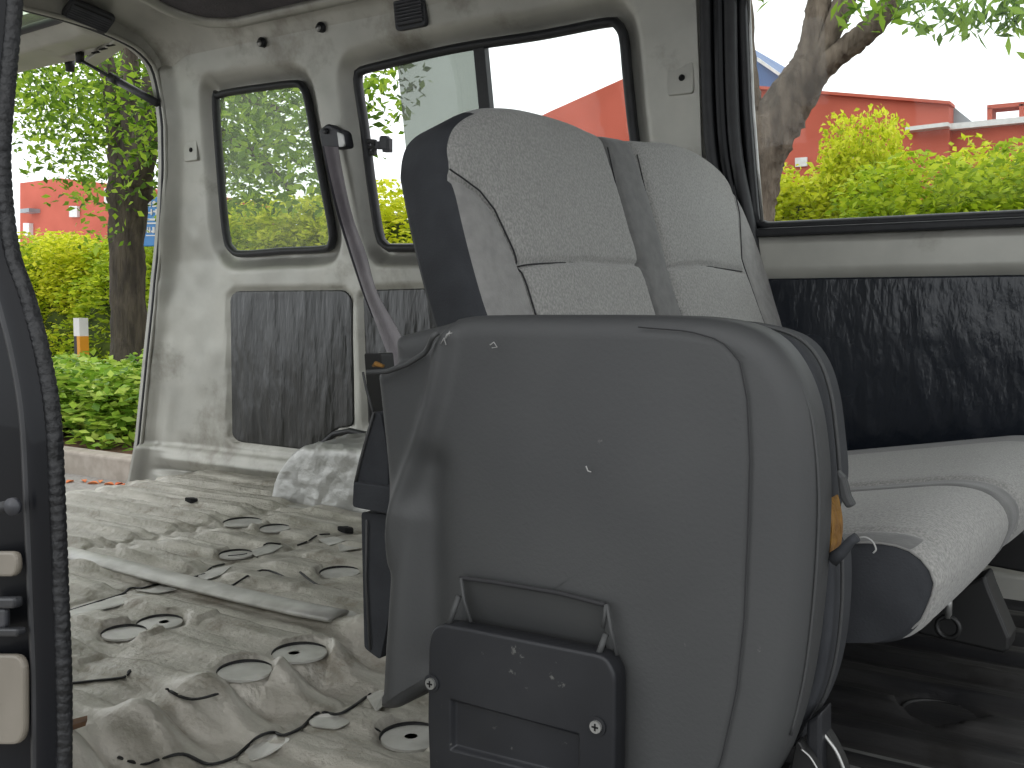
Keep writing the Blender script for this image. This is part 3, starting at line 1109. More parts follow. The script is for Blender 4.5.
# wheel arch ------------------------------------------------------------
wx = np.linspace(0, 1, 70)
wv = np.linspace(0, 1, 44)
ax0, ax1 = onZ(262, 503, 0.03)[0], -1.15
y_front = onZ(310, 508, 0.03)[1]
WA = np.zeros((70, 44, 3))
for i, t in enumerate(wx):
    x = ax0 + (ax1 - ax0) * t
    e = min(t / 0.22, 1, (1 - t) / 0.2)
    hgt = 0.155 * math.sqrt(max(0, 1 - (1 - e) ** 2)) + 0.004
    for j, s in enumerate(wv):
        if s < 0.4:
            y, z = y_front - 0.0 + 0.012 * (s / 0.4), hgt * 0.80 * (s / 0.4)
        elif s < 0.65:
            a = (s - 0.4) / 0.25 * math.pi / 2
            y, z = y_front + 0.012 + 0.035 * (1 - math.cos(a)), hgt * (0.80 + 0.20 * math.sin(a))
        else:
            y, z = y_front + 0.047 + (YW + 0.02 - y_front - 0.047) * (s - 0.65) / 0.35, hgt * (1 + 0.06 * (s - 0.65))
        WA[i, j] = (x, y, 0.022 + z)
xxw, zzw = WA[..., 0], WA[..., 2] + WA[..., 1]
wr = 0.012 * vnoise(xxw * 26, zzw * 22, 51) + 0.008 * vnoise(xxw * 60, zzw * 50, 52)
for xc_ in (onZ(300, 490, 0.06)[0], onZ(342, 490, 0.06)[0]):
    wr += 0.006 * np.exp(-((xxw - xc_ - 0.01 * np.sin(zzw * 40)) / 0.006) ** 2)
WA[..., 1] -= wr * 0.35
WA[..., 2] += wr * 0.8 * (WA[..., 2] > 0.12)
wa = grid_obj('wheel_arch', WA, M['foil'], flip=True)
tag(wa, 'rear wheel arch wrapped in crinkled silver foil', 'wheel arch')
v, f = box(ax0 - 0.03, ax1, y_front - 0.03, YW, 0.0, 0.036)
bevel(link('base_flange', v, f, M['metal'], wa, smooth=False), 0.006)
v, f = tube([onW(x, y, -0.004) for x, y in ((306, 453), (320, 446), (334, 434), (350, 431), (372, 436), (395, 440))], 0.008, 8)
link('edge_seal', v, f, M['rubber'], wa)

# ------------------------------------------------------------------ fittings
def plate(px, py, w, h, label):
    c0 = onW(px, py, -0.004)
    k = empty('mounting_plate', c0)
    tag(k, label, 'plate', 'small square mounting plates')
    pts = rounded([c0 + np.array([a, 0, b]) for a, b in ((-w, h), (w, h), (w, -h), (-w, -h))], 0.008, 4)
    bevel(link('plate', *prism(pts, (0, 0.016, 0)), M['metal'], k, smooth=False), 0.003, 3)
    link('screw_hole', *cyl(c0 + np.array([0.004, -0.0015, 0.0]), (0, 1, 0), 0.0065, 0.004, 16), M['hole'], k)


plate(190, 150, 0.028, 0.030, 'square silver plate with a black hole on the rear pillar')
plate(680, 78, 0.028, 0.032, 'square silver plate with a hole on the pillar beside the sliding door')
for k, (px, py) in enumerate(((264, 43), (323, 28))):
    p = onW(px, py, 0.002)
    k_ = empty('trim_clip', p)
    tag(k_, ['round trim clip high on the wall above the quarter window', 'round trim clip high on the wall nearer the black vent'][k], 'clip', 'trim clips above the windows')
    link('socket', *cyl(p + np.array([0, -0.012, 0.0]), (0, 1, 0), 0.012, 0.012, 20), M['darksteel'], k_)
    link('pin', *cyl(p + np.array([-0.003, -0.016, -0.003]), (0, 1, 0.1), 0.007, 0.008, 20), M['steel'], k_)


def vent(cn, U, V, N, w, h, label, slats=7):
    """louvred vent, centre cn, half sizes w h along U V, facing N"""
    cn, U, V, N = (np.array(q, dtype=float) for q in (cn, U, V, N))
    U, V = U / np.linalg.norm(U), V / np.linalg.norm(V)
    N = N / np.linalg.norm(N)
    e = empty('air_vent', cn)
    tag(e, label, 'vent')
    pts = rounded([cn + U * a + V * b for a, b in ((-w, -h), (w, -h), (w, h), (-w, h))], 0.012, 4)
    bevel(link('vent_frame', *prism([p - N * 0.012 for p in pts], N * 0.016), M['plastic'], e, smooth=False), 0.003)
    pts = rounded([cn + U * a + V * b for a, b in ((-w + .008, -h + .008), (w - .008, -h + .008), (w - .008, h - .008), (-w + .008, h - .008))], 0.008, 4)
    link('backing', *prism([p + N * 0.0035 for p in pts], N * 0.0015), M['grille'], e, smooth=False)
    for i in range(slats):
        b = -h + 0.010 + (2 * h - 0.020) * (i + 0.5) / slats
        q = [cn + U * a + V * (b + d) + N * n for a, d, n in ((-w + .006, -.0024, .004), (w - .006, -.0024, .004), (w - .006, .0018, .009), (-w + .006, .0018, .009))]
        link('slat', *prism(q, V * 0.002), M['slat'], e, smooth=False)


a, b, c_, d_ = (onW(395, 5), onW(427, -2), onW(428, 21), onW(398, 27))
cn = (a + b + c_ + d_) / 4
vent(cn + np.array([0, -0.006, 0]), (1, 0, 0), (0, -0.13, 1), (0, -1, -0.13), 0.045, 0.036, 'black louvred vent above the sliding window')
# vent on the rear header
cn = onX(89, 17, XR + 0.035)
NV = np.array([0.62, -0.12, -0.775])
NV /= np.linalg.norm(NV)
UV = np.array([0.0, 1.0, 0.0]) - NV * NV[1]
UV /= np.linalg.norm(UV)
UV = UV - np.array([0.0, 0.0, 0.12])
UV -= NV * np.dot(UV, NV)
vent(cn, UV, np.cross(UV, NV), NV, 0.062, 0.030, 'black louvred vent in the rear header above the tailgate', 6)
# header seam line
tag(link('trim_13', *tube([onZ(180, 16, 1.25), onZ(160, 32, 1.235), onZ(140, 42, 1.22)], 0.002, 6), M['rubber']), kind='structure')

# seat belt
sb = empty('seat_belt', onW(330, 140))
tag(sb, 'faded seat belt hanging from the pillar between two side windows', 'seat belt')
an = onW(331, 136, -0.012)
pts = rounded([onW(x, y, -0.03) for x, y in ((318, 130), (327, 123), (341, 130), (344, 146), (338, 149), (321, 148))], 0.008, 4)
bevel(link('anchor_cover', *prism(pts, (0, 0.04, 0)), M['plastic'], sb, smooth=False), 0.006, 3)
link('anchor_bolt', *cyl(onW(325, 131, -0.036), (0, 1, 0), 0.007, 0.008, 16), M['darksteel'], sb)
pts = rounded([onW(x, y, -0.034) for x, y in ((337, 132), (342, 134), (344, 146), (339, 147))], 0.003, 3)
link('guide_edge', *prism(pts, (0, 0.006, 0)), M['steel'], sb, smooth=False)


def ribbon(left, right, depths, name, m, parent, t=0.0018, n=10):
    Lc = catmull([onY(x, y, d) for (x, y), d in zip(left, depths[0])], n, closed=False)
    Rc = catmull([onY(x, y, d) for (x, y), d in zip(right, depths[1])], n, closed=False)
    G = np.zeros((len(Lc), 9, 3))
    for i in range(len(Lc)):
        for j in range(9):
            u = j / 8
            G[i, j] = Lc[i] * (1 - u) + Rc[i] * u + np.array([0, 0.004 * math.sin(u * math.pi) - 0.002 * math.sin(u * 9), 0])
    return solid_from_grid(name, G, (0, -1, 0), t, m, parent)


yb = float(yw(0.85))
ribbon([(324, 146), (330, 175), (340, 215), (353, 258), (364, 292), (382, 340), (394, 372), (412, 430), (430, 500), (440, 572)], [(338, 147), (343, 175), (352, 215), (366, 254), (377, 292), (399, 332), (412, 364), (430, 424), (448, 496), (458, 570)],
       ([yb - .055, yb - .06, yb - .09, 1.78, 1.72, 1.62, 1.57, 1.49, 1.42, 1.38], [yb - .05, yb - .055, yb - .085, 1.77, 1.70, 1.60, 1.55, 1.47, 1.40, 1.37]), 'webbing', M['web'], sb)
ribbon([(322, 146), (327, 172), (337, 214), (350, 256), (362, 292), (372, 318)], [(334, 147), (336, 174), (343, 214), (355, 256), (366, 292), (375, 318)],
       ([yb - .046, yb - .05, yb - .08, 1.80, 1.75, 1.70], [yb - .042, yb - .046, yb - .075, 1.795, 1.745, 1.695]), 'webbing_painted_shade', M['web_shade'], sb)  # second, darker ribbon paints the shade along the belt

# tailgate ------------------------------------------------------------
tgz = 1.212
tail = empty('tailgate', (XR - 0.03, YC, 1.29))
tag(tail, 'raised silver tailgate behind the rear opening with gas strut', 'tailgate')
TZ = lambda p: p
tx0, tx1 = XR - 0.035, XR - 0.92
ty1, ty0 = 1.86, 2 * YC - 1.86
gx = np.arange(tx1, tx0 + 1e-6, 0.0125)
gy = np.arange(ty0, ty1 + 1e-6, 0.0125)
GX, GY = np.meshgrid(gx, gy, indexing='ij')
wloop = [onZ(x, y, tgz + 0.03) for x, y in ((60, 20), (52, 27), (42, 34), (32, 37), (20, 37), (-40, 36))]
wy1 = max(min(p[1], ty1 - 0.10) for p in wloop)
wpoly = rounded([(tx0 - 0.02, 1.63), (tx0 - 0.02, 2 * YC - 1.63), (tx1 + 0.40, 2 * YC - 1.63), (tx1 + 0.40, 1.63)], [0.08] * 4, 6)
dw = sdf(GX, GY, wpoly)
outl = rounded([(tx0, ty1), (tx0, ty0), (tx1, ty0 + 0.03), (tx1, ty1 - 0.03)], 0.06, 6)
do = sdf(GX, GY, outl)
TZg = tgz + 0.03 * (1 - sstep(0.0, 0.05, dw)) + 0.03 * (1 - sstep(0.0, 0.03, -do)) + 0.004 * vnoise(GX * 14, GY * 14, 61) + 0.02 * (GX - tx0)
TZg += 0.012 * np.exp(-((GY - (ty1 - 0.06)) / 0.02) ** 2) * ((GX > tx0 - 0.30))
ccx, ccy = (GX[:-1, :-1] + GX[1:, 1:]) / 2, (GY[:-1, :-1] + GY[1:, 1:]) / 2
kp = (sdf(ccx, ccy, wpoly) > 0.002) & (sdf(ccx, ccy, outl) < 0.006)
o = grid_obj('inner_panel', np.stack([GX, GY, TZg], -1), M['metal'], tail, keep=kp)
o = grid_obj('outer_skin', np.stack([GX, GY, TZg * 0 + tgz + 0.075 + 0.02 * (GX - tx0)], -1), M['navy'], tail, keep=kp, flip=True)
wl3 = [np.array([p[0], p[1], tgz + 0.034 + 0.02 * (p[0] - tx0)]) for p in wpoly]
link('window_gasket', *tube(resample(wl3, 120), 0.011, 8, closed=True), M['rubber'], tail)
link('rear_pane', *prism([p + np.array([0, 0, 0.004]) for p in wl3], (0, 0, 0.004)), M['glass_tail'], tail, smooth=False)
# slots along the far edge
for k in range(3):
    p = onZ(96 + 7.5 * k, 53 - 3.6 * k, tgz - 0.0072)
    link('slot', *box(p[0] - 0.016, p[0] + 0.014, p[1] - 0.0045, p[1] + 0.0045, tgz - 0.0072, tgz - 0.004), M['hole'], tail, smooth=False)
side = [onZ(x, y, tgz - 0.006) for x, y in ((84, 62), (94, 68), (127, 47), (119, 38))]
bevel(link('side_flange', *prism([p for p in side], (0, 0, 0.012)), M['metal'], tail, smooth=False), 0.003)
s0, s1 = onY(80, 60, 1.80), onX(157, 103, XR + 0.015)
mid = s0 + (s1 - s0) * 0.46
st = link('gas_strut', *tube([mid, s1], [0.011, 0.011], 14), M['plastic'], tail)
link('strut_rod', *tube([s0, mid], 0.005, 10), M['darksteel'], st)
link('strut_collar', *tube([mid + (s0 - mid) * 0.12, mid + (s1 - mid) * 0.1], 0.013, 14), M['black'], st)
link('ball_joint', *tube([s0 + np.array([0, 0, 0.03]), s0 + np.array([0, 0, -0.008])], 0.012, 12), M['black'], st)
bs = onZ(70, 66, tgz - 0.01)
link('bump_stop', *tube([bs + np.array([0, 0, 0.02]), bs + np.array([0, 0, -0.016])], [0.016, 0.012], 14), M['rubber'], tail)

# ------------------------------------------------------------------ bench seat
bench = empty('bench_seat', (-0.5, 1.4, 0))
tag(bench, 'wide grey cloth bench seat with reclined backrest in the middle of the van', 'seat')
LEAN = math.radians(17)
BO = np.array([-0.72, 0, 0.615])
BA = np.array([0, 1.0, 0])
BB = np.array([-math.sin(LEAN), 0, math.cos(LEAN)])
BN = np.array([math.cos(LEAN), 0, math.sin(LEAN)])


def bk(px, py):
    p = onP(px, py, BO, BN)
    return (float(np.dot(p - BO, BA)), float(np.dot(p - BO, BB)))


BOUT = [(510, 400), (497, 345), (482, 300), (468, 250), (456, 200), (448, 160), (446, 142), (452, 122), (468, 109), (492, 104), (530, 107), (568, 116), (602, 130), (640, 138), (672, 141),
        (700, 150), (722, 167), (737, 190), (750, 218), (766, 258), (784, 300), (806, 345), (830, 395)]
bo = [bk(*p) for p in BOUT]
bo = catmull(bo, 5, closed=False)
bo = [b for b in bo]
ymin, ymax = bo[0][0], bo[-1][0]
bo = [np.array([ymin, -0.40])] + [b for b in bo if b[1] > -0.30] + [np.array([ymax, -0.40])]
line = lambda pp: [bk(*p) for p in pp]
SE1 = line([(448, 170), (462, 180), (477, 192), (491, 211), (503, 238), (516, 267), (530, 314), (545, 370)])
SE0 = line([(474, 111), (456, 123), (448, 140), (449, 176), (460, 235), (474, 290), (490, 345)])
SH1 = line([(516, 267), (576, 264), (635, 266)])
ST0 = line([(602, 128), (625, 232), (635, 266), (650, 314), (664, 370)])
ST1 = line([(629, 137), (650, 225), (662, 270), (675, 314), (690, 370)])
SH2 = line([(664, 270), (692, 267), (741, 272)])
SE2 = line([(733, 186), (739, 214), (741, 260), (763, 320), (785, 370)])
seams = [(SE1, .004, .006), (SH1, .004, .006), (ST0, .004, .006), (ST1, .004, .006), (SH2, .004, .006), (SE2, .004, .006)]


def bdisp(a, b):
    out = np.zeros(a.shape)
    for s, w, d in seams:
        dd = polydist(a, b, s, False)
        out -= d * np.exp(-(dd / w) ** 2) + d * 0.5 * np.exp(-(dd / 0.014) ** 2)
    for c0 in (1.12, 1.60):
        out += 0.010 * np.exp(-((a - c0) / 0.16) ** 2)
    out += 0.004 * vnoise(a * 9, b * 9, 71)
    return out


poly_ins = np.array(SE1 + ST0[::-1])
z1 = [tuple(p) for p in SE1] + [tuple(p) for p in ST0[::-1]]
z2 = [tuple(p) for p in ST1] + [tuple(p) for p in SE2[::-1]]
zs_ = [tuple(p) for p in ST0] + [tuple(p) for p in ST1[::-1]]
up_ins1 = [SE0[0]] + [SE0[1], SE0[2], SE0[3]] + [tuple(p) for p in SE1] + [tuple(p) for p in ST0[::-1]] + [bk(568, 100), bk(500, 95)]
up_ins2 = [tuple(p) for p in ST1] + [tuple(p) for p in SE2[::-1]] + [bk(733, 150), bk(690, 120), bk(640, 118)]
zs_ = [bk(597, 110)] + zs_ + [bk(625, 118)]
side_line = SE0


def bzone(a, b, k):
    z = np.full(a.shape, 1)
    z = np.where(inside(a, b, up_ins1), 2, z)
    z = np.where(inside(a, b, up_ins2), 2, z)
    z = np.where(inside(a, b, zs_), 3, z)
    # side cloth: everything behind the front rounding on the near end
    near = (k == 1) & (a < SE0[0][0] + 0.004)
    z = np.where(near, 0, z)
    z = np.where(k == 0, 0, z)
    return z


bkr = pillow('backrest', bo, BO, BA, BB, BN, 0.085, 0.028, [M['side_cloth'], M['bolster'], M['insert'], M['strip']], bench, npts=520, rings=110,
             center=np.array([1.33, -0.08]), bulge=0.012, disp=bdisp, zone=bzone)


def seamline(pp, name, parent, m='thread', r=0.0011, lift=0.0015):
    pts = []
    for q in resample(pp, 60, closed=False):
        n = float(bdisp(np.array([q[0]]), np.array([q[1]]))[0]) + 0.006
        pts.append(BO + BA * q[0] + BB * q[1] + BN * (n + lift))
    return link(name, *tube(pts, r, 6), M[m], parent)


for pp, nm in ((SE1, 'bolster_seam'), (SH1, 'cross_seam'), (ST0, 'strip_seam'), (ST1, 'strip_seam'), (SH2, 'cross_seam'), (SE2, 'bolster_seam')):
    pp = [p for p in pp if p[1] > -0.33]
    if nm == 'strip_seam':
        pp = resample(pp, 60, closed=False)[5:]
    seamline(pp, nm, bkr, lift=0.0028)
# piping on the near edge
pp_ = [BO + BA * (q[0] + 0.0) + BB * q[1] + BN * (-0.004) for q in resample([p for p in bo if p[1] > -0.3][3:40], 80, closed=False)]
# cushion
CY0, CY1 = 0.945, 1.845
prof = catmull([(-0.72, 0.13), (-0.72, 0.18), (-0.66, 0.212), (-0.5, 0.239), (-0.36, 0.263), (-0.28, 0.277), (-0.235, 0.284), (-0.207, 0.282), (-0.190, 0.270), (-0.182, 0.25), (-0.186, 0.228), (-0.197, 0.203), (-0.222, 0.185), (-0.29, 0.174), (-0.40, 0.155), (-0.56, 0.13)], 9)
prof = resample(prof, 150)
ny = 150
CG = np.zeros((ny + 1, 151, 3))
pc = prof.mean(0)
fmc = np.zeros((ny, 150), int)
GC = (1.262, 1.345)
for i in range(ny + 1):
    t = i / ny
    y = CY0 + (CY1 - CY0) * t
    e = min(y - CY0, CY1 - y)
    sh = 1 - 0.055 * (1 - math.sqrt(max(0, 1 - (1 - min(e / 0.03, 1)) ** 2)))
    crown = 0.006 * (math.exp(-((y - 1.12) / 0.12) ** 2) + math.exp(-((y - 1.58) / 0.16) ** 2))
    gr = sum(0.007 * math.exp(-((y - g_) / 0.006) ** 2) for g_ in GC) + 0.004 * math.exp(-((y - 1.325) / 0.03) ** 2)
    gr += 0.005 * math.exp(-((y - 0.99) / 0.005) ** 2) * 0.6
    for j in range(151):
        q = pc + (prof[j % 150] - pc) * sh
        topw = sstep(0.22, 0.285, q[1] - 0.17 * (q[0] + 0.2))
        frontw = sstep(-0.24, -0.17, q[0])
        z = q[1] + (crown - gr - 0.007 * max(0, (1.12 - y) / 0.17) ** 2) * topw
        x = q[0] - gr * frontw * 0.8 + 0.010 * frontw * math.exp(-((y - 1.15) / 0.16) ** 2) + 0.03 * frontw * math.exp(-((y - 1.55) / 0.25) ** 2)
        CG[i, j] = (x, y, z)
for i in range(ny):
    y = CY0 + (CY1 - CY0) * (i + 0.5) / ny
    for j in range(150):
        q = prof[j]
        k = 2
        if GC[0] < y < GC[1] or y > 1.72:
            k = 3
        if y < 0.99 and q[0] < -0.205:
            k = 3
        if y < 0.9505 or q[1] < 0.19 + 0.17 * (q[0] + 0.24):
            k = 0
        fmc[i, j] = k
Vc, Fcc = grid(CG)
Vc = list(Vc)
b0 = len(Vc)
n151 = 151
capsF = [tuple(range(0, 150)), tuple(ny * n151 + j for j in range(149, -1, -1))]
Fcc = [tuple(q) for q in Fcc] + capsF
cu = link('cushion', Vc, Fcc, [M['side_cloth'], M['bolster'], M['insert'], M['strip']], bench, True, list(fmc.reshape(-1)) + [0, 0])
autosmooth(cu, 60)
j_top = int(np.argmin(np.abs(prof[:, 0] + 0.40) + (prof[:, 1] < 0.25) * 9))
ring = [CG[1, j] + np.array([0, -0.001, 0.0005]) for j in range(150) if prof[j][1] - 0.17 * (prof[j][0] + 0.2) > 0.2 and prof[j][0] > -0.70]
link('edge_piping', *tube(resample(ring, 90, closed=False), 0.0012, 6), M['bolster'], cu)
# steel foot under the bench
lg = [onY(x, y, 1.30) for x, y in ((932, 600), (985, 575), (990, 590), (1010, 638), (1009, 652), (1003, 654), (916, 634))]
lg0 = [np.array([p[0], p[1], max(p[2], 0.004)]) for p in lg]
bevel(link('foot_bracket', *prism(lg0, (0, 0.05, 0)), M['black'], bench, smooth=False), 0.004)
bevel(link('under_frame', *box(-0.62, -0.44, 1.10, 1.80, 0.085, 0.125), M['black'], bench, smooth=False), 0.01)
bevel(link('foot_bracket', *prism([p + np.array([-0.02, 0.42, 0]) for p in lg0], (0, 0.03, 0)), M['black'], bench, smooth=False), 0.004)
bevel(link('foot_bracket', *prism([(-0.62, 1.1, 0.004), (-0.50, 1.1, 0.004), (-0.52, 1.1, 0.17), (-0.60, 1.1, 0.17)], (0, 0.6, 0)), M['black'], bench, smooth=False), 0.004)
hk = onY(948, 622, 1.22)
rod = link('release_rod', *tube([onY(949, 592, 1.22), onY(948, 618, 1.22)], 0.004, 8), M['steel'], bench)
rg = [hk + np.array([0.012 * math.cos(a), 0, -0.006 + 0.012 * math.sin(a)]) for a in np.linspace(0, 2 * math.pi, 20, endpoint=False)]
link('pull_ring', *tube(rg, 0.0028, 8, closed=True), M['black'], rod)
lp_ = onY(965, 604, 1.295)

# ------------------------------------------------------------------ folded jump seat
JY = 0.745
jump = empty('jump_seat', onY(600, 760, JY))
jump.location.z = 0.0
tag(jump, 'folded charcoal jump seat with torn cover and bolted bracket in the foreground', 'seat')


def j2(px, py, Y=JY):
    p = onY(px, py, Y)
    return (p[0], p[2])


JOUT = [(384, 340), (394, 334), (430, 325), (455, 318), (480, 315.5), (540, 315), (640, 315.5), (700, 318), (740, 326), (768, 342), (789, 370), (803, 407), (810, 450), (813, 500), (811, 560), (806, 620),
        (798, 680), (786, 732), (768, 778), (742, 812), (705, 832), (640, 838), (540, 822), (470, 800), (438, 760), (432, 715), (428, 693), (414, 698), (392, 711), (378, 710), (378, 692), (384, 611), (386, 560),
        (383, 514), (382, 476), (378, 434), (373, 385), (374, 372), (384, 366)]
jo = catmull([j2(*p) for p in JOUT], 5)
CRE = [j2(*p) for p in [(447, 338), (443, 365), (436, 400), (425, 435), (413, 465), (401, 500), (394, 530), (388, 560)]]
LIP = [j2(*p) for p in [(372, 372), (392, 371), (412, 364), (430, 353), (442, 341), (449, 332)]]
STI = [j2(*p) for p in [(640, 327), (690, 331), (722, 340), (741, 360), (749, 400), (752, 460), (750, 530), (746, 620), (738, 690), (722, 760), (700, 810)]]
lip_poly = LIP + [j2(449, 300), j2(340, 300), j2(340, 372)]
FOLD2 = [j2(*p) for p in [(430, 470), (427, 540), (430, 610), (436, 660)]]
FOLD3 = [j2(*p) for p in [(412, 520), (404, 590), (398, 650), (396, 700)]]


PT0, PT1 = j2(462, 577), j2(607, 604)
PSL = (PT1[1] - PT0[1]) / (PT1[0] - PT0[0])


def jdisp(a, b):
    out = np.zeros(a.shape)
    d = polydist(a, b, CRE, False)
    fade = sstep(j2(400, 600)[1], j2(400, 520)[1], b)
    out += 0.011 * np.exp(-(d / 0.010) ** 2) * (0.4 + 0.6 * fade)
    out += -0.010 * np.exp(-(polydist(a, b, FOLD2, False) / 0.022) ** 2)
    out += 0.010 * np.exp(-(polydist(a, b, FOLD3, False) / 0.018) ** 2)
    d = polydist(a, b, LIP, False)
    ins = inside(a, b, lip_poly)
    out -= 0.010 * np.where(ins, sstep(0, 0.006, d), 0)
    d = polydist(a, b, STI, False)
    out -= 0.0012 * np.exp(-(d / 0.0022) ** 2)
    # beyond the stitching the cover rolls back
    out -= 0.9 * np.clip(a - j2(755, 500)[0], 0, 1) ** 2 * 4
    out += 0.003 * vnoise(a * 14, b * 9, 81) + 0.006 * np.exp(-((a - j2(600, 500)[0]) / 0.16) ** 2 - ((b - j2(600, 500)[1]) / 0.16) ** 2)
    tpk = np.clip((PT0[1] + (a - PT0[0]) * PSL - b) / 0.062, 0, 1.6)
    wpk = sstep(PT0[0] - 0.004, PT0[0] + 0.012, a) * (1 - sstep(PT1[0] - 0.012, PT1[0] + 0.004, a))
    out -= 0.030 * np.clip(tpk, 0, 1) * wpk * (1 - sstep(1.1, 1.6, tpk))
    return out


jp = pillow('seat_panel', jo, (0, JY, 0), (1, 0, 0), (0, 0, 1), (0, -1, 0), 0.055, 0.018, M['cover'], jump, npts=460, rings=100,
            center=np.array(j2(600, 560)), bulge=0.0, disp=jdisp)


def surf(pp, lift, n=50, Yb=JY):
    out = []
    for q in resample(pp, n, closed=False):
        dz = float(jdisp(np.array([q[0]]), np.array([q[1]]))[0]) + 0.002
        out.append(np.array([q[0], Yb - dz - lift, q[1]]))
    return out


link('stitching', *tube(surf(STI, 0.0004), 0.0006, 6), M['thread'], jp)
o = link('torn_edge', *tube(surf(LIP, 0.0045), 0.0026, 6), M['cover'], jp)
o['label'] = 'frayed torn edge of the cover'
top_edge = [j2(*p) for p in [(394, 335), (430, 326), (455, 319), (480, 316.5), (560, 316), (640, 316.5), (700, 319)]]
# rolled seam along the right-hand edge
re_ = [onY(x, y, JY + 0.016) for x, y in catmull([(742, 326), (772, 342), (794, 370), (809, 407), (816, 450), (819, 500), (817, 560), (812, 620), (804, 680), (791, 735)], 4, closed=False)]
link('edge_piping', *tube(re_, 0.0013, 6), M['cover'], jp)
q = onY(378, 366, JY + 0.004)
o = link('foam', *tube([q + np.array([-0.006, 0, 0]), q + np.array([0.0, -0.003, 0.002]), q + np.array([0.008, 0, 0])], [0.0015, 0.003, 0.0015], 8), M['foam'], jp)
o['label'] = 'bit of yellow foam showing at the torn corner'
# loose threads and lint
fr = [[(444, 341), (447, 334), (452, 333)], [(446, 338), (450, 331), (449, 336)], [(490, 345), (494, 342), (497, 347), (492, 348)], [(586, 466), (588, 471), (591, 472)], [(441, 344), (444, 338), (446, 345)]]
for k, pts in enumerate(fr):
    link('loose_thread', *tube([onY(x, y, JY - 0.012) for x, y in pts], 0.0006, 5), M['thread_light'], jp)

# second layer behind
Y2 = 0.835
def k2(px, py):
    p = onY(px, py, Y2)
    return (p[0], p[2])


KOUT = [(560, 330), (640, 324), (715, 321), (756, 325), (794, 337), (815, 360), (827, 395), (833, 440), (836, 478), (832, 500), (827, 520), (829, 545), (838, 556), (839, 600), (834, 650), (824, 690), (808, 722), (784, 745), (640, 745), (480, 720), (430, 640),
        (425, 420), (470, 345)]
ko = catmull([k2(*p) for p in KOUT], 4)
sl = pillow('folded_cushion', ko, (0, Y2 - 0.022, 0), (1, 0, 0), (0, 0, 1), (0, -1, 0), 0.062, 0.008, M['side_cloth'], jump, npts=280, rings=30, center=np.array(k2(640, 540)))
pe = [onY(x, y, Y2 - 0.010) for x, y in catmull([(715, 321), (759, 325), (797, 337), (819, 360), (831, 395), (837, 440), (841, 485), (847, 505)], 5, closed=False)]
link('edge_piping', *tube(pe, 0.0018, 7), M['cover'], sl)
pe = [onY(x, y, Y2 - 0.010) for x, y in catmull([(842, 556), (842, 600), (837, 650), (827, 690), (811, 722)], 5, closed=False)]
link('edge_piping', *tube(pe, 0.0016, 7), M['cover'], sl)
# exposed foam and torn strips
fo = catmull([onY(x, y, Y2 - 0.030) for x, y in ((822, 514), (826, 500), (829, 508), (832, 528), (831, 546), (828, 554), (823, 545))], 4)
o = bevel(link('exposed_foam', *prism(fo, (0, 0.03, 0)), M['foam'], sl, smooth=False), 0.003, 2)
o['label'] = 'yellow foam showing through the tear'
fl = [onY(x, y, Y2 - 0.038) for x, y in ((836, 470), (844, 478), (849, 497), (854, 506), (846, 509), (839, 498))]
bevel(link('torn_flap', *prism(fl, (0, 0.010, 0)), M['cover'], sl, smooth=False), 0.002)
st_ = [onY(x, y, Y2 - 0.04) for x, y in ((832, 560), (842, 552), (851, 541), (857, 537))]
link('torn_flap', *tube(st_, [0.006, 0.005, 0.004, 0.004], 8), M['side_cloth'], sl)
link('loose_thread', *tube([onY(x, y, Y2 - 0.03) for x, y in catmull([(853, 540), (864, 537), (872, 541), (876, 549), (873, 553)], 4, closed=False)], 0.0007, 5), M['thread_light'], sl)

# pieces hanging at the rear side of the seat
hang = empty('cover_rags', onY(370, 500, 0.80))


def sheet(pp, Y, t, m, name, parent, bev=0.0015, rr=0.003, dy=None):
    pts = [onY(x, y, Y if dy is None else Y + dy[i]) for i, (x, y) in enumerate(pp)]
    pts = rounded(pts, rr, 3)
    return bevel(link(name, *prism(pts, (0, t, 0)), m, parent, smooth=False), bev)


COL.objects.unlink(hang)
bpy.data.objects.remove(hang)
sheet([(364, 353), (381, 353), (392, 460), (372, 460)], 0.83, 0.02, M['black'], 'rear_bracket', jump)
sheet([(372, 412), (380, 412), (388, 455), (388, 490), (355, 484), (360, 462)], 0.80, 0.018, M['side_cloth'], 'rear_cover_fold', jump, rr=0.006)
sheet([(353, 482), (390, 487), (390, 515), (352, 507)], 0.792, 0.03, M['side_cloth'], 'strap_sleeve', jump, rr=0.004)
sheet([(361, 512), (390, 515), (392, 600), (380, 660), (373, 655), (364, 648)], 0.802, 0.014, M['side_cloth'], 'hanging_cover', jump, rr=0.004)
link('cover_hem', *tube([onY(x, y, 0.797) for x, y in ((363, 372), (366, 388), (370, 402), (374, 416))], 0.0014, 6), M['cover'], jump)
link('cover_hem', *tube([onY(x, y, 0.797) for x, y in ((374, 412), (366, 440), (360, 462), (355, 484))], 0.0016, 6), M['cover'], jump)
link('cover_hem', *tube([onY(x, y, 0.797) for x, y in ((367, 520), (366, 580), (370, 650))], 0.0014, 6), M['cover'], jump)

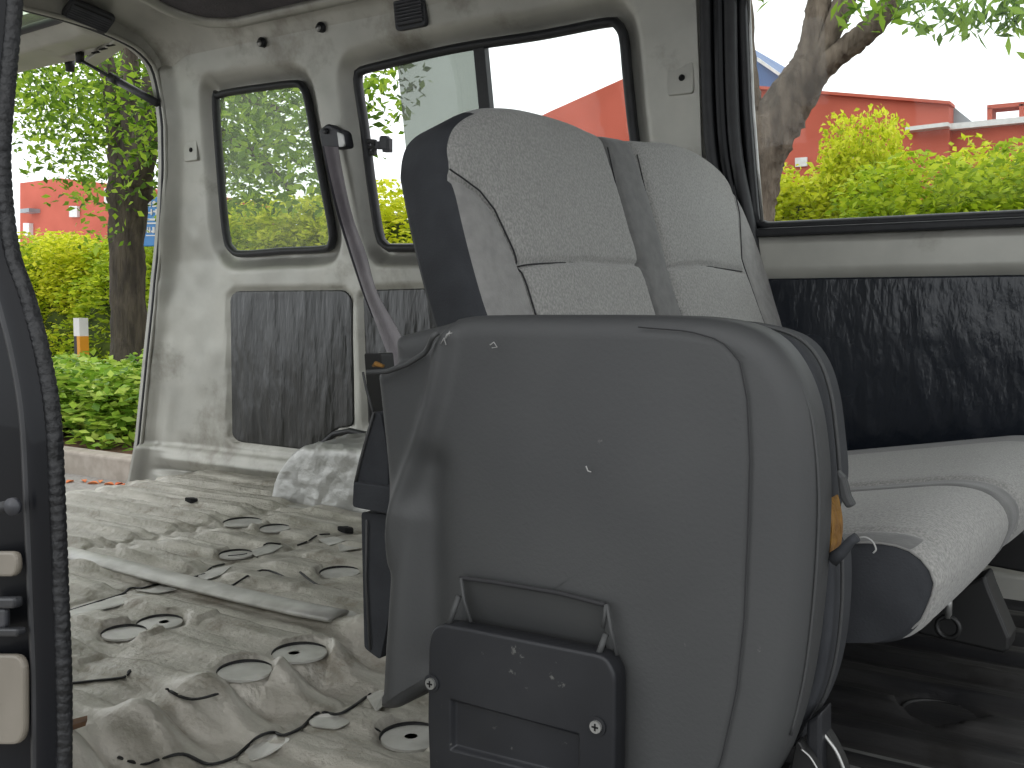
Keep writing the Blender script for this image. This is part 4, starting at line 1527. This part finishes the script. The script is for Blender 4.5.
# pocket flap behind the bracket
pl_ = [(462, 577), (500, 582), (560, 592), (607, 604)]
pb_ = [(470, 632), (505, 640), (560, 652), (602, 664)]
T = [onY(x, y, JY - 0.009) for x, y in pl_]
Bm = [onY(x, y, JY + 0.014) for x, y in pb_]
G = np.zeros((24, 40, 3))
tt = resample(T, 40, closed=False)
bb = resample(Bm, 40, closed=False)
for i in range(24):
    u = i / 23
    G[i] = tt * (1 - u) + bb * u
    G[i, :, 1] += -0.003 * math.sin(u * math.pi * 0.8) * np.sin(np.linspace(0, math.pi, 40)) ** 0.5
pk = solid_from_grid('pocket_flap', G, (0, -1, 0), 0.003, M['cover'], jump)
link('pocket_seam', *tube([p + np.array([0, -0.003, 0]) for p in tt], 0.0022, 6), M['thread'], pk)
for a, b, c in (((461, 578), (464, 600), (471, 622)), ((606, 605), (605, 616), (603, 628)), ((607, 604), (611, 630), (617, 655))):
    link('pocket_hem', *tube([onY(x, y, JY - 0.014) for x, y in (a, b, c)], 0.0018, 6), M['cover'], pk)
for a, b in (((459, 596), (449, 624)), ((606, 634), (598, 656))):
    pa, pb2 = onY(*a, JY - 0.014), onY(*b, JY - 0.020)
    link('pocket_strap', *tube([pa, pb2], 0.0028, 8), M['cover'], pk)

# bolted bracket plate
PYB = JY - 0.026
BP = [(428, 645), (431, 630), (441, 624), (470, 629), (540, 643), (596, 654), (606, 658), (615, 674), (615, 720), (613, 840), (430, 805), (427, 720)]
bp3 = [onY(x, y, PYB) for x, y in BP]
REC = [(450, 699), (578, 734), (580, 790), (450, 751)]
# plate front with a recess: heightfield clipped to the outline by the pillow builder
bo2 = rounded([(p[0], p[2]) for p in bp3], 0.008, 4)
rec = [(onY(x, y, PYB)[0], onY(x, y, PYB)[2]) for x, y in ((450, 699), (579, 734), (579, 783), (450, 750))]


def pdisp(a, b):
    s = sdf(a, b, rec)
    return -0.006 * (1 - sstep(-0.0035, 0.0005, s)) - 0.02 * np.clip(a - (onY(612, 700, PYB)[0]), 0, 1) * 20 * 0.05


br = pillow('bracket_plate', bo2, (0, PYB, 0), (1, 0, 0), (0, 0, 1), (0, -1, 0), 0.020, 0.003, M['darksteel'], jump, npts=420, rings=110,
            center=np.array([(rec[0][0] + rec[1][0]) / 2, rec[1][1] - 0.005]), disp=pdisp)
for k, (x, y) in enumerate(((432, 683), (597, 726))):
    q = onY(x, y, PYB - 0.0005)
    s = link('screw', *cyl(q + np.array([0, -0.0035, 0]), (0, 1, 0), 0.0052, 0.005, 24), M['steel'], br, smooth=False)
    link('screw_washer', *cyl(q + np.array([0, -0.001, 0]), (0, 1, 0), 0.0082, 0.002, 24), M['darksteel'], s, smooth=False)
    cr = [box(q[0] - .0030, q[0] + .0030, q[1] - .0040, q[1] - .003, q[2] - .0007, q[2] + .0007), box(q[0] - .0007, q[0] + .0007, q[1] - .0040, q[1] - .003, q[2] - .0030, q[2] + .0030)]
    link('screw_slot', *merge(cr), M['hole'], s, smooth=False)
# paint chips on the plate
# leg, hinge cheeks below
lgp = [onY(x, y, 0.80) for x, y in ((806, 722), (821, 712), (821, 830), (803, 830))]
lgp = [np.array([p[0], p[1], max(p[2], 0.002)]) for p in lgp]
bevel(link('leg_post', *prism(lgp, (0, 0.03, 0)), M['darksteel'], jump, smooth=False), 0.003)
ch = catmull([onY(x, y, 0.815) for x, y in ((820, 730), (826, 732), (836, 748), (846, 772), (850, 800), (822, 800))], 4)
ck = bevel(link('hinge_cheek', *prism(ch, (0, 0.012, 0)), M['black'], jump, smooth=False), 0.001)
link('bright_edge', *tube([onY(x, y, 0.812) for x, y in catmull([(821, 731), (828, 740), (837, 753), (846, 775)], 4, closed=False)], 0.0015, 7), M['steel'], ck)
ch = catmull([onY(x, y, 0.79) for x, y in ((795, 745), (804, 750), (812, 760), (822, 780), (826, 810), (790, 810))], 4)
ck = bevel(link('hinge_cheek', *prism(ch, (0, 0.012, 0)), M['black'], jump, smooth=False), 0.001)
link('bright_edge', *tube([onY(x, y, 0.788) for x, y in catmull([(801, 749), (810, 757), (819, 772)], 4, closed=False)], 0.0008, 7), M['steel'], ck)
bevel(link('foot_plate', *box(-0.62, -0.22, 0.77, 0.86, 0.002, 0.016), M['darksteel'], jump, smooth=False), 0.003)
bevel(link('lower_frame', *box(-0.55, -0.27, 0.775, 0.85, 0.016, 0.10), M['black'], jump, smooth=False), 0.006)

# ------------------------------------------------------------------ outside
GZ = -0.60
v, f = box(-40, 40, -12, 3.95, GZ - 0.3, GZ)
tag(link('ground', v, f, M['asphalt'], smooth=False), kind='structure')
v, f = box(-60, 40, 4.08, 70, GZ - 0.3, GZ + 0.10)
tag(link('ground_planting', v, f, M['soil'], smooth=False), kind='structure')
kb = bevel(link('kerb', *box(-60, 40, 3.95, 4.10, GZ - 0.3, GZ + 0.15), M['kerbstone'], smooth=False), 0.02, 3)
tag(kb, kind='structure')


def leaves(centers, radii, counts, size, aspect=0.45, flatten=1.0, shell=0.0, droop=0.0, seed=0):
    r = np.random.default_rng(seed)
    C, Sz = [], []
    for (c, rad, n) in zip(centers, radii, counts):
        d = r.normal(size=(n, 3))
        d /= np.linalg.norm(d, axis=1)[:, None]
        rr = shell + (1 - shell) * r.random(n) ** (1 / 2.2)
        rad = np.array(rad) if hasattr(rad, '__len__') else np.array([rad, rad, rad * flatten])
        C.append(np.array(c) + d * rr[:, None] * rad)
    C = np.vstack(C)
    n = len(C)
    s = size * (0.6 + 0.8 * r.random(n))
    ax = r.normal(size=(n, 3))
    ax[:, 2] = ax[:, 2] * 0.5 - droop
    ax /= np.linalg.norm(ax, axis=1)[:, None]
    up = r.normal(size=(n, 3))
    up[:, 2] += 1.0
    sd = np.cross(ax, up)
    sd /= np.linalg.norm(sd, axis=1)[:, None] + 1e-9
    nn = np.cross(sd, ax)
    a = C - ax * s[:, None] * 0.5
    b = C + ax * s[:, None] * 0.5
    w = (s * aspect * 0.5)[:, None]
    l_ = C + sd * w + nn * w * 0.35
    r_ = C - sd * w + nn * w * 0.35
    V = np.stack([a, l_, b, r_], 1).reshape(-1, 3)
    I = np.arange(n)[:, None] * 4
    Fq = np.concatenate([I + 0, I + 3, I + 2, I + 1], 1)
    return V, Fq


def leaf_mesh(name, V, Fq, m):
    me = bpy.data.meshes.new(name)
    me.vertices.add(len(V))
    me.vertices.foreach_set('co', V.astype(np.float32).reshape(-1))
    n = len(Fq)
    me.loops.add(n * 4)
    me.loops.foreach_set('vertex_index', Fq.astype(np.int32).reshape(-1))
    me.polygons.add(n)
    me.polygons.foreach_set('loop_start', np.arange(n, dtype=np.int32) * 4)
    me.polygons.foreach_set('loop_total', np.full(n, 4, dtype=np.int32))
    me.materials.append(m)
    me.update(calc_edges=True)
    return me


def add_mesh(name, me, parent=None):
    o = bpy.data.objects.new(name, me)
    COL.objects.link(o)
    if parent is not None:
        o.parent = parent
    return o


def limb(path, radii, n=14, sub=5, seed=0):
    P = catmull(path, sub, closed=False)
    R = np.interp(np.linspace(0, 1, len(P)), np.linspace(0, 1, len(radii)), radii)
    V, Fc = tube(P, list(R), n)
    r = np.random.default_rng(seed)
    V = [np.array(v) for v in V]
    for i in range(len(P)):
        for j in range(n):
            k = i * n + j
            V[k] = P[i] + (V[k] - P[i]) * (1 + 0.10 * r.normal() * 0.6)
    return V, Fc


# right-hand tree
TYR = 5.6
t1 = empty('tree', (onY(775, 240, TYR)[0], TYR, GZ + 0.1))
tag(t1, 'forked tree with pale bark seen through the sliding door window', 'tree')
tp = lambda x, y, Y=TYR: onY(x, y, Y)
base = tp(768, 300)
root = np.array([base[0] - 0.02, TYR, GZ + 0.05])
tl0 = limb([root, tp(752, 300), tp(753, 220), tp(757, 187), tp(763, 156), tp(776, 125), tp(794, 95), tp(807, 70), tp(811, 55)], [0.16, 0.125, 0.115, 0.115, 0.125, 0.138, 0.128, 0.105, 0.085], 22, 6, 1)
tl1 = limb([tp(803, 85), tp(809, 60), tp(815, 32), tp(820, 0), tp(824, -50), tp(822, -170)], [0.10, 0.085, 0.072, 0.066, 0.06, 0.03], 16, 6, 2)
tl2 = limb([tp(808, 80), tp(818, 58), tp(830, 34), tp(845, 0), tp(862, -50), tp(900, -150)], [0.08, 0.065, 0.058, 0.058, 0.05, 0.03], 16, 6, 3)
tl3 = limb([tp(806, 84), tp(824, 66), tp(842, 51), tp(858, 39), tp(872, 27), tp(885, 10), tp(897, -8), tp(930, -70)], [0.09, 0.066, 0.06, 0.06, 0.062, 0.056, 0.05, 0.02], 16, 6, 4)
tl4 = limb([tp(764, 160), tp(752, 125), tp(744, 90), tp(741, 40), tp(739, -30), tp(735, -150)], [0.09, 0.095, 0.085, 0.075, 0.06, 0.03], 16, 6, 5)
tk = link('trunk', *merge([tl0, tl1, tl2, tl3, tl4]), M['bark'], t1)
cs, rs, ns = [], [], []
for x, y, Y, r, n in ((860, 6, 5.3, .13, 60), (885, 12, 5.2, .12, 50), (905, 2, 5.2, .14, 60), (925, -6, 5.2, .20, 130), (955, -2, 5.0, .20, 130), (985, 0, 5.0, .2, 130), (1010, 12, 5.0, .16, 90),
                      (1012, 34, 5.0, .08, 26), (942, 22, 5.0, .10, 40), (912, 24, 5.0, .09, 32), (970, 22, 5.0, .10, 34), (1040, 0, 5.0, .25, 160), (765, -3, 5.2, .06, 16), (850, 16, 5.3, .05, 14), (996, 22, 5.0, .09, 30)):
    cs.append(tp(x, y, Y)); rs.append(r); ns.append(int(n * 0.42))
for k in range(26):
    a = rng.random() * 6.28
    rr_ = rng.random() ** .5 * 1.9
    cs.append(tp(850, -180) + np.array([rr_ * math.cos(a), rr_ * math.sin(a), rng.random() * 1.4])); rs.append(.45); ns.append(60)
V, Fq = leaves(cs, rs, ns, 0.088, 0.32, droop=0.9, seed=5)
V2, Fq2 = V - np.array(t1.location), Fq
add_mesh('foliage', leaf_mesh('foliage', V2, Fq2, M['leaf_near']), t1)

# left-hand tree behind the tailgate
TYL = 5.6
b0_ = onY(128, 330, TYL)
t2 = empty('tree', (b0_[0], TYL, GZ + 0.1))
tag(t2, 'dark leafy tree with straight trunk behind the open tailgate', 'tree')
root = np.array([b0_[0] + 0.0, TYL, GZ + 0.05])
tp2 = lambda x, y, Y=TYL: onY(x, y, Y)
p_ = [limb([root, tp2(129, 345), tp2(128, 290), tp2(127, 235), tp2(129, 195), tp2(131, 168)], [0.19, 0.155, 0.145, 0.15, 0.18, 0.17], 16, 5, 11),
      limb([tp2(128, 180), tp2(120, 145), tp2(116, 110), tp2(108, 70), tp2(96, 10)], [0.14, 0.11, 0.09, 0.07, 0.04], 12, 5, 12),
      limb([tp2(134, 182), tp2(144, 150), tp2(148, 110), tp2(158, 60), tp2(170, -20)], [0.14, 0.11, 0.095, 0.07, 0.04], 12, 5, 13),
      limb([tp2(133, 165), tp2(132, 120), tp2(130, 80), tp2(128, 0)], [0.11, 0.09, 0.08, 0.05], 12, 5, 14),
      limb([tp2(145, 145), tp2(200, 128), tp2(250, 150), tp2(290, 190)], [0.06, 0.05, 0.04, 0.02], 10, 5, 15),
      limb([tp2(146, 120), tp2(210, 90), tp2(280, 110)], [0.06, 0.045, 0.02], 10, 5, 16)]
link('trunk', *merge(p_), M['bark_dark'], t2)
cs, rs, ns = [], [], []
clus = [(25, 85, 1), (45, 105, 1), (60, 85, 1.2), (75, 120, 1), (85, 150, .8), (70, 165, .7), (95, 100, 1.3), (110, 75, 1.3), (125, 110, 1.2), (120, 150, .7), (145, 90, 1), (140, 60, 1.2), (100, 60, 1), (105, 185, .35),
        (95, 205, .3), (110, 220, .25), (30, 120, .6), (20, 100, .6), (150, 160, .35), (160, 110, 1), (152, 190, .3), (45, 70, 1), (60, 140, .55),
        (225, 100, 1.2), (250, 95, 1.2), (280, 95, 1.2), (300, 110, 1), (235, 130, 1.2), (260, 130, 1.2), (285, 140, 1), (240, 165, 1.1), (265, 165, 1.1), (290, 165, .8), (232, 180, .7), (255, 178, .5),
        (310, 165, .4), (320, 180, .25), (225, 60, 1), (270, 60, 1), (310, 60, 1), (190, 100, 1.2), (190, 150, 1), (200, 60, 1), (340, 60, .6), (365, 82, .5), (372, 92, .4), (368, 108, .3), (380, 75, .4)]
for x, y, w in clus:
    Y = TYL + rng.normal() * 0.5 + (0.9 if 95 < x < 165 else 0.2)
    cs.append(onY(x, y, Y)); rs.append(0.40); ns.append(int(250 * w))
for x, y in ((116, 118), (136, 138), (141, 98), (128, 76), (150, 125), (112, 168), (140, 168)):
    cs.append(onY(x, y, TYL - 0.5)); rs.append(0.26); ns.append(70)
for k in range(30):
    a = rng.random() * 6.28
    rr_ = rng.random() ** .5 * 2.4
    cs.append(tp2(150, -90) + np.array([rr_ * math.cos(a), rr_ * math.sin(a), rng.random() * 1.6])); rs.append(.55); ns.append(80)
V, Fq = leaves(cs, rs, ns, 0.075, 0.5, droop=0.5, seed=6)
add_mesh('foliage', leaf_mesh('foliage', V - np.array(t2.location), Fq, M['leaf_tree']), t2)


# bushes of the hedge: three kinds of crown reused along the row
def crown(seed, R, Hh, lumps, per, size):
    r = np.random.default_rng(seed)
    cs, rs, ns = [], [], []
    for k in range(lumps):
        a = r.random() * 6.283
        el = r.random() ** 0.8
        rad = R * (0.95 - 0.45 * el ** 2) * (0.55 + 0.45 * r.random())
        cs.append(np.array([math.cos(a) * rad, math.sin(a) * rad, 0.12 + el * (Hh - 0.25)]))
        rs.append(0.18 + 0.16 * r.random()); ns.append(per)
    return leaves(cs, rs, ns, size, 0.5, shell=0.7, seed=seed)


def core(R, Hh, seed):
    r = np.random.default_rng(seed)
    V, Fc = [], []
    nu_, nv_ = 14, 9
    for i in range(nv_ + 1):
        t = i / nv_
        for j in range(nu_):
            a = 2 * math.pi * j / nu_
            rr_ = R * 0.72 * math.sqrt(max(0.02, 1 - (t * 1.0) ** 2.4)) * (0.9 + 0.2 * r.random())
            V.append((rr_ * math.cos(a), rr_ * math.sin(a), t * Hh * 0.86))
    for i in range(nv_):
        for j in range(nu_):
            Fc.append((i * nu_ + j, i * nu_ + (j + 1) % nu_, (i + 1) * nu_ + (j + 1) % nu_, (i + 1) * nu_ + j))
    Fc.append(tuple(nv_ * nu_ + j for j in range(nu_)))
    return V, Fc


kinds = []
for k, (R, Hh, m) in enumerate(((0.95, 2.35, 'leaf_yellow'), (1.0, 2.15, 'leaf_green'), (0.9, 2.5, 'leaf_yellow'))):
    V, Fq = crown(100 + k, R, Hh, 130, 130, 0.075)
    me = leaf_mesh('leaves', V, Fq, M[m])
    Hh = float(np.percentile(V[:, 2], 99.5))
    cv, cf = core(R, Hh, k)  # solid dark shell filling the bush behind its leaves
    mc = bpy.data.meshes.new('dark_core')
    mc.from_pydata([tuple(q) for q in cv], [], cf)
    mc.materials.append(M['bush_core'])
    mc.polygons.foreach_set('use_smooth', np.ones(len(mc.polygons), dtype=bool))
    kinds.append((me, mc, Hh))


def bush(x, y, hgt, kind, label, sxy=1.0):
    me, mc, Hh = kinds[kind]
    b = empty('bush', (x, y, GZ + 0.08))
    tag(b, label, 'bush', 'yellow-green bushes of the hedge')
    s = hgt / Hh
    b.rotation_euler = (0, 0, rng.random() * 6.28)
    b.scale = (sxy, sxy, s)
    add_mesh('leaves', me, b)
    add_mesh('dark_core', mc, b)
    return b


HB = 9.0
sp_ = [(795, 168, 0, 1.0, 'yellow-green bush right of the forked trunk in the door window'),
       (868, 116, 2, 0.6, 'tallest spiky yellow bush in the middle of the door window'),
       (935, 166, 1, 1.05, 'green rounded bush before the terracotta wall in the door window'),
       (1005, 146, 0, 1.0, 'yellow-green bush below the terracotta portal frame'),
       (1070, 150, 1, 1.0, 'green bush at the front end of the hedge row'),
       (725, 165, 2, 1.0, 'hedge bush behind the pillar of the sliding door'),
       (392, 186, 0, 1.0, 'yellow-green bush seen left of the backrest in the sliding window'),
       (325, 204, 2, 1.0, 'yellow bush at the right side of the quarter window'),
       (275, 202, 0, 1.0, 'bright yellow bush low in the middle of the quarter window'),
       (228, 212, 1, 1.0, 'green bush at the left side of the quarter window'),
       (178, 226, 1, 1.0, 'hedge bush behind the rear pillar'),
       (100, 238, 0, 1.0, 'bright yellow bush left of the straight trunk in the tailgate opening'),
       (62, 240, 1, 1.0, 'green bush below the left end of the terracotta block'),
       (28, 238, 2, 1.0, 'yellow bush beside the near pillar in the tailgate opening'),
       (150, 238, 1, 1.0, 'green bush below the blue road sign'),
       (560, 205, 1, 1.0, 'hedge bush behind the bench backrest'),
       (480, 190, 2, 1.0, 'hedge bush behind the left shoulder of the backrest'),
       (645, 190, 0, 1.0, 'hedge bush below the right edge of the sliding window')]
for x, y, k, sx_, lb in sp_:
    yy = HB + rng.normal() * 0.35
    p = onY(x, y, yy)
    bush(p[0], yy, p[2] - GZ - 0.08, k, lb, sx_ * (1.25 if x < 420 else 1.0))

# low broad-leaved shrubs behind the kerb
V, Fq = leaves([np.array([rng.normal() * .28, rng.normal() * .25, .15 + rng.random() * .65]) for _ in range(26)], [.22] * 26, [110] * 26, 0.095, 0.5, droop=-0.1, seed=200)
shm = leaf_mesh('leaves', V, Fq, M['leaf_shrub'])
for k, (x, ytop, Y, lb) in enumerate(((62, 374, 4.75, 'broad-leaved shrub next to the near pillar behind the kerb'), (92, 366, 5.0, 'broad-leaved shrub in front of the orange marker post'),
                                      (120, 358, 4.7, 'broad-leaved shrub below the straight tree trunk'), (148, 352, 4.9, 'broad-leaved shrub half hidden by the rear pillar'), (40, 350, 5.0, 'broad-leaved shrub hidden behind the near pillar'))):
    p = onY(x, ytop, Y)
    sb_ = empty('shrub', (p[0], Y, GZ + 0.10))
    tag(sb_, lb, 'shrub', 'low shrubs behind the kerb')
    s = (p[2] - GZ - 0.1) / 0.95
    sb_.scale = (1.25, 1.1, s)
    sb_.rotation_euler = (0, 0, k * 1.3)
    add_mesh('leaves', shm, sb_)
    st2 = link('stem', *merge([tube([(0, 0, 0), (a, b, .3), (a * 2, b * 2, .6)], [.015, .012, .006], 6) for a, b in ((.06, .04), (-.08, .05), (.02, -.09), (-.03, -.04))]), M['bark_dark'])
    st2.parent = sb_
# marker post
mp0 = onY(81, 330, 6.2)
mk = empty('marker_post', (mp0[0], 6.2, GZ + 0.1))
tag(mk, 'short roadside marker post with white cap over black and orange sides', 'marker post')
pw = 0.05
zt, zm, zbm = onY(81, 318, 6.2)[2], onY(81, 336, 6.2)[2], GZ + 0.1
link('cap', *box(mp0[0] - pw, mp0[0] + pw, 6.15, 6.25, zm, zt), M['white'], mk, smooth=False)
link('dark_side', *box(mp0[0] - pw, mp0[0] - 0.002, 6.15, 6.25, zbm, zm), M['black'], mk, smooth=False)
link('orange_side', *box(mp0[0] + 0.0, mp0[0] + pw, 6.15, 6.25, zbm, zm), M['orange'], mk, smooth=False)

# blue road sign behind the trunk
SY = 7.2
sg = empty('road_sign', (onY(135, 220, SY)[0], SY, GZ + 0.1))
tag(sg, 'blue direction sign with white lettering behind the straight trunk', 'sign')
c4 = [onY(x, y, SY) for x, y in ((109, 199), (171, 196), (171, 246), (109, 247))]
bevel(link('board', *prism(c4, (0, 0.05, 0)), M['signblue'], sg, smooth=False), 0.01)
glyph = []
r_ = random.Random(3)
for row, (y0, y1, x0, x1, w) in enumerate(((201, 207, 141, 169, 5.5), (209, 215, 138, 169, 5.0), (218.5, 220.5, 145, 169, 24), (222.5, 224, 146, 169, 23), (227, 233, 138, 169, 4.3), (235, 236, 146, 169, 23), (238, 244, 138, 143, 5.0), (203, 209, 110, 115, 5))):
    x = x0
    glyph = []
    while x + w * 0.8 <= x1 + 1:
        if w > 10:
            glyph.append(prism([onY(a, b, SY - 0.006) for a, b in ((x, y0), (x + w, y0), (x + w, y1), (x, y1))], (0, 0.006, 0)))
        else:
            # strokes of a blurred character
            for k in range(4):
                if k % 2:
                    xa = x + r_.random() * w * 0.6
                    q = ((xa, y0), (xa + w * .22, y0), (xa + w * .22, y1), (xa, y1))
                else:
                    ya = y0 + r_.random() * (y1 - y0) * 0.7
                    q = ((x, ya), (x + w * .82, ya), (x + w * .82, ya + (y1 - y0) * .25), (x, ya + (y1 - y0) * .25))
                glyph.append(prism([onY(a, b, SY - 0.006 - 0.001 * k) for a, b in q], (0, 0.006, 0)))
        x += w
    link('lettering', *merge(glyph), M['white'], sg, smooth=False)
for x in (118, 160):
    p = onY(x, 240, SY + 0.06)
    link('post', *cyl((p[0], p[1], GZ), (0, 0, 1), 0.05, p[2] - GZ + 0.2, 14), M['steel'], sg)

# fallen leaves on the road and the soil
for k, (x, y, a) in enumerate(((70, 482, .3), (84, 481.5, 1.2), (93, 483.5, 2.2), (101, 482, .8), (109, 484.5, 1.9), (119, 484.5, .2), (125, 486, 2.7))):
    p = onZ(x, y, GZ + 0.004)
    if p[1] > 3.88:
        p[1] = 3.88
    s = 0.036
    pts = [(0, -1), (.35, -.5), (.45, 0), (.3, .55), (0, 1), (-.3, .55), (-.45, 0), (-.35, -.5)]
    ca, sa = math.cos(a), math.sin(a)
    P3 = [np.array([p[0] + s * (u * ca - w * sa), p[1] + s * (u * sa + w * ca), GZ + 0.002 + 0.030 * abs(u)]) for u, w in pts]
    o = link('fallen_leaf', *prism(P3, (0, 0, 0.003)), M['leaf_red'], smooth=False)
    tag(o, 'orange-red fallen leaf on the road along the kerb', 'leaf', 'fallen leaves by the kerb')

# terracotta buildings
BY = 46.0
hall = empty('building', (onY(760, 200, BY)[0], BY, GZ))
tag(hall, 'long terracotta hall with a gable and blue roof beyond the hedge', 'building')


def slab(pp, Y, t, m, name, parent):
    return link(name, *prism([onY(x, y, Y) for x, y in pp], (0, t, 0)), M[m], parent, smooth=False)


slab([(530, 121), (551, 111), (627, 77), (705, 42), (757, 86), (757, 262), (530, 262)], BY, 14, 'brick', 'gable_wall', hall)
slab([(700, 18), (714, 26), (757, 58), (792, 83), (792, 90), (740, 90)], BY - 0.4, 14, 'blueroof', 'blue_roof', hall)
slab([(757, 57), (795, 84), (795, 87), (757, 61)], BY - 0.7, 0.3, 'white', 'roof_verge', hall)
slab([(735, 86), (949, 103), (949, 262), (735, 262)], BY - 1.5, 12, 'brick', 'main_wall', hall)
slab([(735, 84), (950, 101), (950, 104), (735, 87)], BY - 1.8, 1.0, 'brick', 'parapet', hall)
slab([(905, 127), (948, 122), (948, 126), (905, 131)], BY - 2.2, 0.6, 'white', 'ledge', hall)
for x0, x1 in ((795, 807), (846, 853)):
    slab([(x0, 158), (x1, 157), (x1, 166), (x0, 167)], BY - 1.6, 0.3, 'white', 'window', hall)
wing = empty('building', (onY(1000, 200, BY)[0], BY, GZ))
tag(wing, 'lower terracotta wing with white coping and a rooftop portal frame', 'building')
slab([(945, 128), (1060, 118), (1060, 262), (945, 262)], BY - 1.0, 10, 'brick', 'wall', wing)
slab([(945, 124), (1060, 113), (1060, 119), (945, 130)], BY - 1.4, 1.0, 'white', 'coping', wing)
slab([(949, 103), (975, 124), (949, 127)], BY - 0.6, 4, 'grey_glass', 'sloped_glazing', wing)
slab([(987, 105), (1030, 101), (1030, 105), (987, 109)], BY - 1.2, 1.0, 'brick', 'frame_beam', wing)
slab([(987, 108), (992, 108), (992, 124), (987, 124)], BY - 1.2, 1.0, 'brick', 'frame_post', wing)
slab([(1019, 104), (1024, 104), (1024, 121), (1019, 121)], BY - 1.2, 1.0, 'brick', 'frame_post', wing)
BL = 40.0
blk = empty('building', (onY(60, 240, BL)[0], BL, GZ))
tag(blk, 'square terracotta block seen through the tailgate opening on the left', 'building')
slab([(60, 178), (128, 187), (128, 262), (60, 262)], BL, 12, 'brick', 'front_wall', blk)
slab([(20, 183), (60, 178), (60, 262), (20, 262)], BL, 9, 'brick', 'side_wall', blk)
slab([(104, 188), (114, 190), (114, 203), (104, 203)], BL - 0.4, 1.0, 'white', 'white_panel', blk)
slab([(69, 206), (77, 206), (77, 217), (69, 217)], BL - 0.2, 0.4, 'white', 'window', blk)
slab([(20, 209), (29, 208), (29, 212), (20, 213)], BL - 0.8, 1.0, 'grey_glass', 'balcony', blk)
slab([(23, 223), (29, 223), (29, 236), (23, 236)], BL - 0.3, 0.5, 'white', 'window', blk)

# ------------------------------------------------------------------ light
W = bpy.data.worlds.new('overcast')
S.world = W
W.use_nodes = True
N, L = W.node_tree.nodes, W.node_tree.links
bg = N['Background']
tc = N.new('ShaderNodeTexCoord')
sx = N.new('ShaderNodeSeparateXYZ')
L.new(tc.outputs['Generated'], sx.inputs[0])
cr = N.new('ShaderNodeValToRGB')
cr.color_ramp.elements[0].position = 0.0
cr.color_ramp.elements[0].color = (0.90, 0.94, 0.97, 1)
cr.color_ramp.elements[1].position = 0.9
cr.color_ramp.elements[1].color = (1.0, 1.0, 1.0, 1)
L.new(sx.outputs['Z'], cr.inputs['Fac'])
L.new(cr.outputs['Color'], bg.inputs['Color'])
bg.inputs['Strength'].default_value = 1.0

S.view_settings.view_transform = 'Standard'
S.view_settings.look = 'None'
S.view_settings.gamma = 1.0
S.view_settings.use_curve_mapping = False
S.view_settings.exposure = 0.95
S.cycles.max_bounces = 12
S.cycles.diffuse_bounces = 6
S.cycles.transparent_max_bounces = 16
S.cycles.use_denoising = True
